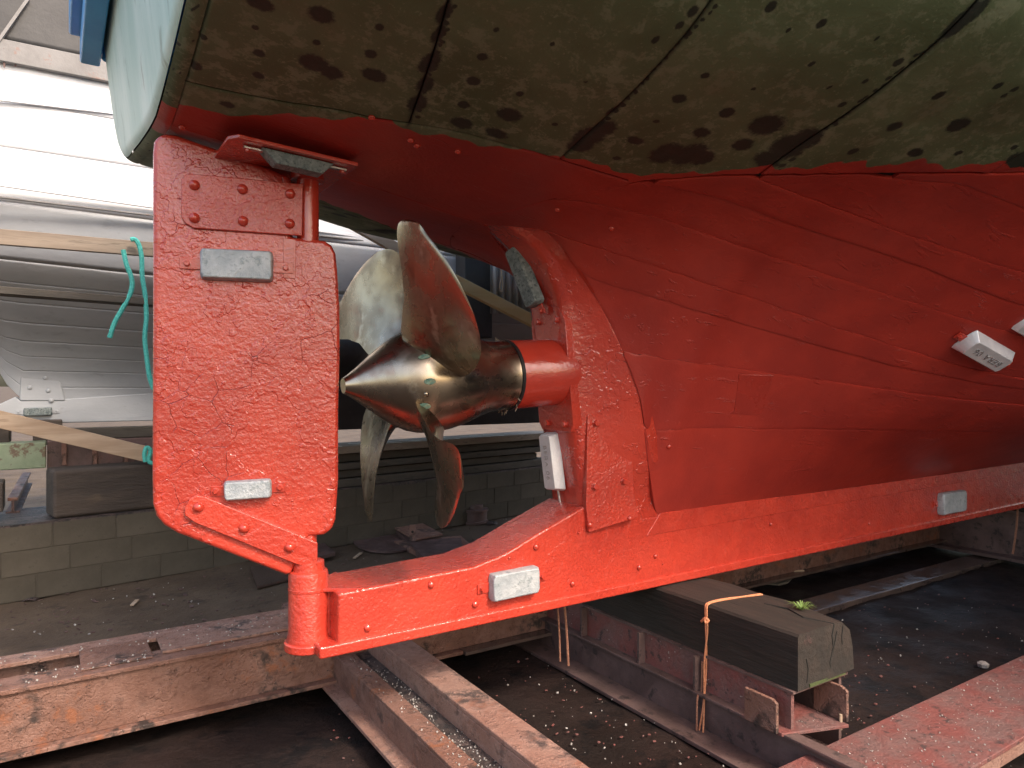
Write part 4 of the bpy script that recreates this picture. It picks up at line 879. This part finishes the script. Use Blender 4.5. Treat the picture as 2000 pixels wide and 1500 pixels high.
# stacked planks right of the rudder
sA = np.dot(on_n(600, 900, wallp(0, 0, 0), WN) - W0, WE)
zs = [.605, .70, .79, .87, .965, 1.055]
for k in range(5):
    top_ = k == 4
    wall_box('stacked_plank', sA - .25 + random.uniform(-.1, .1), sA + 3.6 + random.uniform(-.3, .3), -.45, -.02 - (.05 if k in (1, 3) else 0) + (.05 if top_ else 0), zs[k], zs[k + 1] - .012, PLANK_OLD if top_ else PLANK_DK,
             ('bottom', 'second lowest', 'middle', 'second highest', 'topmost pale chalk-marked')[k] + ' plank of the stack on the wall behind the propeller', 'plank', 'planks stacked on the wall', bevel=.006)
TP = [o for o in bpy.data.objects if o.name.startswith('stacked_plank') and 'topmost' in o.get('label', '')][0]
for k in range(12):
    s = sA + .15 + k * .26 + random.uniform(-.08, .08); b = MB().beam(wallp(s, .02, 1.0455), wallp(s - .12, -.25, 1.0455), .012, .002); b.obj('chalk_mark', WHITEB, TP)
# dark timbers and clutter lying further back under the grey boat
def box_uv(name, u0, u1, v0, v1, y, dep, mat, label, cat, rot=0, bevel=.01, group=None, parent=None):
    a = on_y(u0, v0, y); c = on_y(u1, v1, y); o = MB().bb(min(a[0], c[0]), max(a[0], c[0]), y, y + dep, min(a[2], c[2]), max(a[2], c[2])).obj(name, mat, parent, bevel=bevel, seg=2)
    if label: tag(o, label, cat, group)
    return o
GB = empty('green_girder', on_y(40, 900, 4.3), 'rusty girder with faded green paint under the grey boat keel', 'girder')
box_uv('painted_face', -60, 90, 869, 914, 4.30, .25, GREENP, None, None, parent=GB)
box_uv('rusty_length', 92, 320, 862, 910, 4.34, .22, RUST_DARK, None, None, parent=GB)
for k in range(3): box_uv('stiffener', 120 + k * 60, 130 + k * 60, 866, 908, 4.315, .03, RUST, None, None, parent=GB, bevel=.003)
box_uv('bearer_timber', -40, 18, 835, 868, 4.45, .4, TIMBER_X, 'stout brown bearer block under the grey boat heel, at the picture edge', 'timber')
box_uv('bearer_timber', 64, 122, 822, 868, 4.6, .4, TIMBER_X, 'brown bearer block directly under the grey boat keel', 'timber')
box_uv('bearer_beam', 122, 330, 838, 852, 4.4, .2, PLANK_DK, 'thin dark bearer plank below the grey boat keel', 'plank')
# rail stub at the far left
RS = empty('rail_stub', on_z(28, 995, .60), 'short rusty pink rail stub lying end-on at the left edge', 'rail')
a = on_z(25, 975, .72); c = on_z(52, 925, .72); MB().beam(a, c, .075, .03).obj('rail_head', RUST_PINK, RS, bevel=.006); MB().beam(a - V(0, 0, .06), c - V(0, 0, .06), .02, .10).obj('rail_web', RUST_DARK, RS); MB().beam(a - V(0, 0, .115), c - V(0, 0, .115), .10, .02).obj('rail_foot', RUST_DARK, RS)
box_uv('brown_block', -30, 6, 945, 1000, 3.9, .3, TIMBER_X, 'brown block end at the extreme left above the block wall', 'timber')

# ================================================================== THE GREY BOAT
YG = 4.95
GREY = empty('grey_boat', (0, YG, 1.37), 'grey and white wooden boat hauled out behind, on the left', 'boat')
GS = [-2.6, -1.5, -1.32, -1.2, 1.0, 3.0, 6.0]
GSEC = np.array([
 [(.0,2.35),(.2,2.38),(.45,2.45),(.76,2.58),(1.02,2.78),(1.2,3.15),(1.26,3.5),(1.29,3.85),(1.30,4.12),(1.31,4.3),(1.33,4.9)],
 [(.05,2.10),(.15,2.16),(.36,2.24),(.73,2.45),(1.07,2.70),(1.24,3.11),(1.29,3.5),(1.31,3.85),(1.32,4.12),(1.33,4.3),(1.35,4.9)],
 [(.10,1.85),(.17,1.98),(.355,2.13),(.72,2.40),(1.075,2.685),(1.25,3.10),(1.30,3.5),(1.32,3.85),(1.33,4.12),(1.34,4.3),(1.36,4.9)],
 [(.12,1.55),(.17,1.82),(.35,2.08),(.72,2.38),(1.08,2.68),(1.26,3.1),(1.31,3.5),(1.33,3.85),(1.34,4.12),(1.35,4.3),(1.37,4.9)],
 [(.12,1.56),(.24,1.78),(.48,2.0),(.88,2.28),(1.18,2.58),(1.32,3.05),(1.36,3.48),(1.38,3.84),(1.39,4.12),(1.4,4.3),(1.42,4.9)],
 [(.12,1.58),(.45,1.72),(.85,1.92),(1.2,2.2),(1.38,2.55),(1.44,3.02),(1.45,3.46),(1.46,3.83),(1.46,4.12),(1.47,4.3),(1.48,4.9)],
 [(.12,1.6),(.5,1.75),(.9,1.95),(1.24,2.25),(1.4,2.6),(1.45,3.02),(1.46,3.46),(1.47,3.83),(1.47,4.12),(1.48,4.3),(1.5,4.9)]])
def ghull(x, q):
    r = np.stack([[np.interp(x, GS, GSEC[:, k, c]) for k in range(11)] for c in (0, 1)], -1); o_ = []
    for t in np.clip(np.asarray(q) * 10, 0, 9.9999):
        k = int(t); f_ = t - k; p0, p1, p2, p3 = r[max(k - 1, 0)], r[k], r[k + 1], r[min(k + 2, 10)]
        y = .5 * (2*p1 + (p2-p0)*f_ + (2*p0-5*p1+4*p2-p3)*f_**2 + (3*p1-p0-3*p2+p3)*f_**3); o_.append((x, YG - y[0], y[1]))
    return np.array(o_)
gm = [GREYB] * 5 + [WHITEB] * 4 + [DGREY]
for side in (1, -1):
    for k in range(10):
        xa = -2.6; sub = 10; n = 3 if k == 8 else 0
        for (q0, q1) in (((k, k + .5), (k + .5, k + 1)) if k in (0, 1, 2, 3) else ((k, k + 1),)):
            X = np.linspace(-2.6, 4.6, 60); Q = np.linspace(q0 + .0005, q1 - .0005, 12) / 10; P = np.array([ghull(x, Q) for x in X])
            out_ = .0012 * random.uniform(-1, 1) if k < 9 else 0; P[..., 1] -= out_
            if side < 0: P[..., 1] = 2 * YG - P[..., 1]
            i = np.arange(P.shape[0] * P.shape[1]).reshape(P.shape[:2]); fa = np.stack([i[:-1, :-1].ravel(), i[1:, :-1].ravel(), i[1:, 1:].ravel(), i[:-1, 1:].ravel()], -1)
            if side < 0: fa = fa[:, ::-1]
            o = mobj('strake', P.reshape(-1, 3), fa.tolist(), gm[k], GREY, smooth=True, sharp=60)
            sd = o.modifiers.new('solid', 'SOLIDIFY'); sd.thickness = .03; sd.offset = -1
P = np.array([ghull(x, np.linspace(0, 1, 30)) for x in np.linspace(-2.6, 4.6, 40)]); P[..., 1] += .035
i = np.arange(P.shape[0] * P.shape[1]).reshape(P.shape[:2]); mobj('inner_skin', P.reshape(-1, 3), np.stack([i[:-1, :-1].ravel(), i[1:, :-1].ravel(), i[1:, 1:].ravel(), i[:-1, 1:].ravel()], -1).tolist(), DARKIN, GREY)
MB().bb(-2.6, 4.6, YG - 1.3, YG + 1.3, 4.75, 4.8).obj('deck', PLANK_OLD, GREY)
e_ = ghull(4.6, np.linspace(0, 1, 24)); MB().prism([tuple(p) for p in e_] + [(p[0], 2 * YG - p[1], p[2]) for p in e_[::-1]], (.04, 0, 0)).obj('end_bulkhead', GREYB, GREY)
MB().bb(-2.62, -2.58, YG - 1.22, YG + 1.22, 2.85, 4.85).obj('transom', WHITEB, GREY)
gk = [on_y(u, v, YG - .14) for (u, v) in ((-40,812),(-20,798),(30,775),(40,783),(120,780),(292,768))]
pl = [(p[0], YG - .14, p[2]) for p in gk]; zk = on_y(150, 825, YG - .14)[2]
MB().prism([(pl[0][0], YG - .14, zk)] + pl + [(4.6, YG - .14, 1.60), (4.6, YG - .14, zk - .01)], (0, .28, 0)).obj('keel', GREYB, GREY, bevel=.01)
po = [(0, 600), (22, 630), (34, 660), (40, 720), (38, 783), (128, 783), (112, 720), (86, 660), (60, 622), (30, 600)]
POG = MB().prism([on_y(u, v, YG - .15) for u, v in po], (0, .30, 0)).obj('stern_post', GREYB, GREY, bevel=.012)
for (u, v) in ((36,627),(62,662),(80,710),(88,738),(58,757),(94,763),(100,782)): fix('rivet', GREY_RIVET, on_y(u, v, YG - .151), (0, -1, 0), GREY)
c = on_y(74, 804, YG - .14); A = anode(GREY, c, (1, 0, .01), (0, 0, 1), (0, -1, 0), .11, .038, .045, ZINC_GREEN, ext=.06, smat=GREYB, bolt=GREY_RIVET); A['label'] = 'pitted zinc anode on the grey keel'
b = MB().lathe([(0, .11), (1.4, .115)], on_y(42, 684, YG) + V(.1, 0, 0), (-1, 0, -.03), 30); b.obj('stern_tube', DGREY, GREY, smooth=True)
# rubbing rail with rusty bolts, and a slanting stay on the dark bulwark
rl = [ghull(x, np.array([.80, .88]))[0] for x in (-2.6, 0, 3, 4.6)]
for a, c in zip(rl[:-1], rl[1:]): MB().beam(V(a[0], a[1] - .02, 4.21), V(c[0], c[1] - .02, 4.21), .06, .17).obj('rubbing_rail', LGREY, GREY, bevel=.008)
for u in (8, 30, 80, 132, 178): p = on_y(u, 96 + u * .12, 3.585); fix('bolt', RUSTY_BOLT, p, (0, -1, 0), GREY, 1.3)
a = on_y(-5, 85, 3.58); c = on_y(55, 0, 3.58); MB().beam(a, c, .02, .055, (0, 1, 0)).obj('stay', LGREY, GREY)
# rust streaks below the bolts are thin films of rust
for (u, l) in ((30, .10), (80, .07), (8, .12)): p = on_y(u, 100 + u * .12, 3.578); MB().prism([p + V(-.012, 0, 0), p + V(.012, 0, 0), p + V(.006, 0, -l), p + V(-.004, 0, -l)], (0, .003, 0)).obj('rust_streak', RUST_DARK, GREY)
# mouldings on the white side
for (v0, v1, hh) in ((195, 230, .016), (360, 402, .030), (385, 420, .014)):
    a = on_y(0, v0, 3.60); c = on_y(290, v1, 3.60); e = nrm(c - a); MB().beam(a - e * 1.5, a + e * 5.6, .03, hh).obj('moulding', WHITEB if hh > .015 else LGREY, GREY, bevel=.003)
# ---- staging planks along the grey boat
def plank_uv(name, u0, v0, u1, v1, y, th, wd, mat, label, cat='plank', ext=0.0, group=None, y1=None):
    a = on_y(u0, v0, y); c = on_y(u1, v1, y1 if y1 is not None else y); e = nrm(c - a); return tag(MB().beam(a - e * ext, c + e * ext, wd, th).obj(name, mat, None, bevel=.005), label, cat, group)
plank_uv('staging_plank', -60, 458, 300, 488, 3.42, .115, .05, PLANK_OLD, 'upper brown staging plank lashed along the grey boat side', ext=.1)
plank_uv('staging_plank', -60, 564, 300, 592, 3.42, .055, .20, PLANK_DK, 'lower mossy staging plank along the grey boat side', ext=.1)
plank_uv('leaning_plank', -30, 812, 290, 888, 3.95, .135, .04, PINE, 'pale pine plank lying slantwise below the grey boat keel', ext=.0)
yR = 3.33
def rp_(L_): return [on_y(u, v, yR) for u, v in L_]
rope('teal_rope', rp_([(241,488),(243,500),(248,520),(256,540),(258,558),(252,580),(238,605),(224,630),(214,660)]), .018, TEAL, 'short teal rope end hanging from the upper staging plank', 'rope', 'teal ropes', 5)
rope('teal_rope', rp_([(255,468),(264,468),(272,480),(277,505),(278,540),(284,580),(286,620),(283,660),(287,700),(292,735),(300,760)]), .018, TEAL, 'long teal rope looped over the upper staging plank beside the rudder', 'rope', 'teal ropes', 5)
rope('teal_rope', [on_y(u, v, 3.85) for u, v in ((284,902),(282,888),(286,874),(294,880),(290,900),(300,905))], .018, TEAL, 'teal rope lashing round the lower end of the slanting pine plank', 'rope', 'teal ropes', 4)
# ---- seen through the propeller aperture
plank_uv('leaning_prop', 655, 418, 800, 500, 3.2, .10, .06, PINE, 'grey-brown prop leaning behind the rear propeller blade', ext=0)
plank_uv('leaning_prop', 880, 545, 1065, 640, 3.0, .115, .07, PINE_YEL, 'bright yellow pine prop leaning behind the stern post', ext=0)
box_uv('dark_post', 908, 962, 400, 660, 3.25, .2, DGREY, 'dark upright post behind the yellow pine prop', 'post')
# corrugated sheet
a = on_y(958, 500, 3.2); X = np.linspace(a[0], a[0] + 1.1, 120); zt = on_y(960, 440, 3.2)[2]; zb_ = on_y(960, 612, 3.2)[2]
vs = [(x, 3.2 + .018 * math.sin((x - a[0]) * 2 * math.pi / .085), z) for x in X for z in (zb_, zt)]; fs = [(2 * i, 2 * i + 2, 2 * i + 3, 2 * i + 1) for i in range(119)]
cs = mobj('corrugated_sheet', vs, fs, SHEET, None, smooth=True, sharp=80); sd = cs.modifiers.new('solid', 'SOLIDIFY'); sd.thickness = .003; tag(cs, 'grey corrugated sheet standing behind the yellow pine prop', 'metal sheet')
rope('yellow_cord', [on_y(u, v, 3.15) for u, v in ((978,520),(980,540),(976,560),(980,570),(982,556),(979,540))], .008, PINE, 'small cord loop hanging on the corrugated sheet', 'cord')
# black fender; added black strips stand in for deep shade under the grey boat
b = MB(); c0 = on_y(560, 690, 3.6); c1 = on_y(690, 690, 3.6); b.lathe([(0, .05), (.02, .20), (.10, .27), (.22, .29), (1.6, .29)], V(c1[0] + .10, 3.6, c1[2]), (-1, 0, 0), 36); tag(b.obj('black_fender', BLACK, None, smooth=True), 'round-ended black fender lying behind the propeller hub', 'fender')
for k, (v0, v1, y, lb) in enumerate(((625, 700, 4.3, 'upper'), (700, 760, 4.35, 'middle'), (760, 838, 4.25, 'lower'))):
    a = on_y(600, v0, y); c = on_y(1300, v1, y); MB().bb(a[0] - .5, 4.6, y, y + .2, 1.7 + (750 - v1) / F * 7.6, 1.7 + (750 - v0) / F * 7.6).obj('shade_strip', BLACK, None, bevel=.02); tag(bpy.data.objects['shade_strip' + ('' if k == 0 else '.%03d' % k)], lb + ' one of three black strips standing in for deep shade behind the propeller', 'timber', 'black shade strips')
# scrap on the yard floor
SC = empty('scrap_cradle', on_z(800, 1060, 0), 'rusty box-shaped scrap frame with upright drilled lugs on the yard floor', 'scrap')
def quad(name, pts, z, th, mat, parent): return MB().prism([on_z(u, v, z) for u, v in pts], (0, 0, -th)).obj(name, mat, parent, bevel=.003)
quad('top_plate', [(755,1022),(815,1016),(864,1042),(812,1053)], .10, .02, RUST_PINK, SC); quad('lower_plate', [(770,1056),(900,1046),(930,1072),(840,1090)], .05, .05, RUST_PINK, SC)
quad('body', [(762,1024),(812,1054),(900,1050),(905,1075),(830,1090)], .07, .075, RUST_DARK, SC)
def lug(u, v, vb, w_, y=None):
    a = on_z(u, vb, .06); k = np.dot(a - CAM, FWD); h = (vb - v) / F * k; l = MB().box(a + V(0, 0, h / 2), (w_ * k / F / 2, .012, h / 2), (RGT, FWD, V(0, 0, 1))).obj('lug', RUST_PINK, SC, bevel=.004); MB().lathe([(0, .013), (.030, .013)], a + V(0, 0, h * .6) - FWD * .017, FWD, 10).obj('bolt_hole', DARKIN, l)
lug(816, 979, 1008, 14); lug(806, 1025, 1058, 12); lug(738, 990, 1022, 8)
a = on_z(745, 1012, .05); c = on_z(822, 1002, .05); MB().beam(a, c, .03, .05).obj('angle_bar', RUST_PINK, SC)
tag(MB().prism([on_z(690 + 65 + 65 * math.cos(t), 1055 + 22 * math.sin(t), .03) for t in np.linspace(0, 2 * math.pi, 28)[:-1]], (0, 0, -.02)).obj('steel_disc', RUST_DARK, None), 'flat dark rusty disc lying beside the scrap frame', 'steel disc')
BO = on_z(927, 1020, 0); k = np.dot(BO - CAM, FWD) / F
tag(MB().lathe([(0, 27*k), (4*k, 27*k), (5*k, 24*k), (22*k, 24*k), (23*k, 27*k), (27*k, 27*k), (28*k, 17*k), (35*k, 16*k), (36*k, 6*k)], BO, (0, 0, 1), 32).obj('rusty_bobbin', RUST_DARK, None, smooth=True, sharp=30), 'rusty flanged bobbin standing by the block wall', 'bobbin')
stick(955, 1009, 1045, 990, .02, .07, .03, PINE, 'yellowish wooden batten lying along the wall foot right of the bobbin', 'wooden_batten', 'batten')
stick(335, 1113, 450, 1083, .015, .045, .02, PLANK_OLD, 'brown wooden batten on the yard floor below the rudder', 'wooden_batten', 'batten')
stick(293, 1114, 336, 1110, .015, .05, .02, BLACK, 'short black offcut touching the brown batten below the rudder', 'offcut', 'offcut')
stick(258, 1182, 268, 1172, .01, .03, .012, PINE, 'tiny pale wood chip on the open yard floor at the left')
stick(692, 1090, 705, 1080, .01, .03, .012, PINE, 'tiny wood chip beside the rusty disc')
stick(835, 1030, 880, 1026, .01, .02, .012, PINE, 'thin pale lath in front of the bobbin')
tag(MB().prism([on_z(u, v, .015) for u, v in ((488,1112),(552,1098),(575,1132),(502,1150))], (0, 0, .02)).obj('wet_plate', RUST_WET, None), 'small dark wet steel plate on the floor behind the rudder heel', 'steel plate')
tag(MB().prism([on_z(u, v, .03) for u, v in ((600,1100),(612,1070),(632,1065),(655,1085))], (0, 0, .03)).obj('steel_offcut', RUST_DARK, None), 'dark steel offcut on the floor just right of the rudder heel', 'offcut')
g = MB()
for k in range(200):
    u = random.uniform(0, 1000); v = random.uniform(1000, 1240); p = on_z(u, v, 0.0)
    if np.dot(p - W0, WN) < .04 or p[1] < 1.4: continue
    s = random.choice([.002, .003, .004, .007]); ax = np.linalg.qr(rng.normal(size=(3, 3)))[0]; g.box(p + V(0, 0, .004), (s, s * .7, s * .5), ax)
tag(g.obj('grit', PEBBLE), 'scattered chips and grit on the brown yard floor', 'grit', kind='stuff')
g = MB()
for k in range(420):
    u = random.uniform(0, 1000); v = random.uniform(1010, 1240); p = on_z(u, v, 0.0)
    if np.dot(p - W0, WN) < .04 or p[1] < 1.4: continue
    s = random.choice([.004, .006, .009, .014]); ax = np.linalg.qr(rng.normal(size=(3, 3)) * .2 + np.eye(3))[0]; g.box(p + V(0, 0, .003), (s, s * random.uniform(.3, .9), .003), ax)
tag(g.obj('rust_flakes', RUST_DARK), 'dark rust flakes strewn over the brown yard floor', 'rust flakes', kind='stuff')
g = MB()
for k in range(500):
    u = random.uniform(640, 2000); v = random.uniform(1150, 1500); p = on_z(u, v, -.05)
    if p[0] > 8 or p[1] < -1.9 or p[1] > .75: continue
    s = random.choice([.002, .003, .005, .008]); ax = np.linalg.qr(rng.normal(size=(3, 3)) * .2 + np.eye(3))[0]; g.box(p + V(0, 0, .004), (s, s * random.uniform(.3, .9), .002), ax)
tag(g.obj('rust_flakes', RUST_RED), 'reddish rust flakes strewn over the dark slip floor', 'rust flakes', kind='stuff')
# dark heaps at the wall foot
for k, (u, v, r) in enumerate(((660, 1062, .12), (690, 1058, .10), (960, 1022, .08), (60, 1170, .06))):
    p = on_z(u, v, 0); vs = []; 
    b = MB().lathe([(0, r), (r * .15, r * .8), (r * .26, r * .4), (r * .3, .01)], p, (0, 0, 1), 14); b.v = [tuple(np.array(q) + rng.normal(0, r * .05, 3)) for q in b.v]
    o = b.obj('mud_heap', GRIT, None, smooth=True, sharp=80); tag(o, ('dark gritty heap at the wall foot behind the rudder edge', 'second dark gritty heap behind the rear propeller blade', 'small dark heap at the foot of the rusty bobbin', 'small dark heap on the floor at the far left')[k], 'heap')
# unseen boat added out of view to starboard, to shade the right side
NBT = empty('shade_boat', (11, -6.6, .6), 'dark blue hulled boat added out of view on the starboard side to shade the right', 'boat')
NS = np.linspace(0, 1, 16); rows = []
for t in NS:
    x = 4.6 + 13 * t; hb = 2.2 * (1 - max(0, (t - .55) / .45) ** 2.2) * (.80 + .20 * min(1, t / .2)); prof = [(.10, .9), (.35 * hb, 1.2), (.75 * hb, 1.7), (.95 * hb, 2.5), (hb, 3.4), (hb * 1.02, 5.2)]
    rows.append([(x, -6.6 + y, z) for y, z in prof[::-1]] + [(x, -6.6 - y, z) for y, z in prof])
Ls = np.array(rows); i = np.arange(Ls.shape[0] * Ls.shape[1]).reshape(Ls.shape[:2])
NAVY = gen('navy_hull_paint', (.02, .03, .06), (.03, .04, .075), 3, rough=.45, bump=.2)
mobj('hull', Ls.reshape(-1, 3), np.stack([i[:-1, :-1].ravel(), i[:-1, 1:].ravel(), i[1:, 1:].ravel(), i[1:, :-1].ravel()], -1).tolist() + [tuple(int(k) for k in i[0][::-1]), tuple(int(k) for k in i[-1])], NAVY, NBT, smooth=True, sharp=50)
MB().prism([tuple(p) for p in Ls[:, 0]] + [tuple(p) for p in Ls[::-1, -1]], (0, 0, -.05)).obj('deck', PLANK_OLD, NBT)
MB().bb(4.9, 17, -6.75, -6.45, .5, .95).obj('keel', NAVY, NBT, bevel=.02)
for xk in (6, 10.5, 15): MB().bb(xk, xk + .3, -8.0, -5.2, -.1, .5).obj('keel_block', TIMBER, NBT, bevel=.02)
# lime green boat glimpsed beyond
LG = empty('lime_boat', (-3.4, 12, 1.5), 'lime green hull glimpsed past the grey boat stern at the left edge', 'boat')
MB().prism([(-5.0, 12, 1.9), (-4.6, 12, 1.55), (-2.6, 12, 1.5), (-2.2, 12, 2.7), (-5.2, 12, 2.55)], (0, 2.2, 0)).obj('hull', LIME, LG, bevel=.1)
MB().prism([(-5.2, 11.97, 2.5), (-2.2, 11.97, 2.64), (-2.18, 11.97, 2.74), (-5.22, 11.97, 2.62)], (0, 2.26, 0)).obj('gunwale', WHITEB, LG)
for xk in (-4.6, -2.9): MB().bb(xk, xk + .25, 12.3, 13.9, 0, 1.6).obj('cradle_leg', PLANK_OLD, LG)
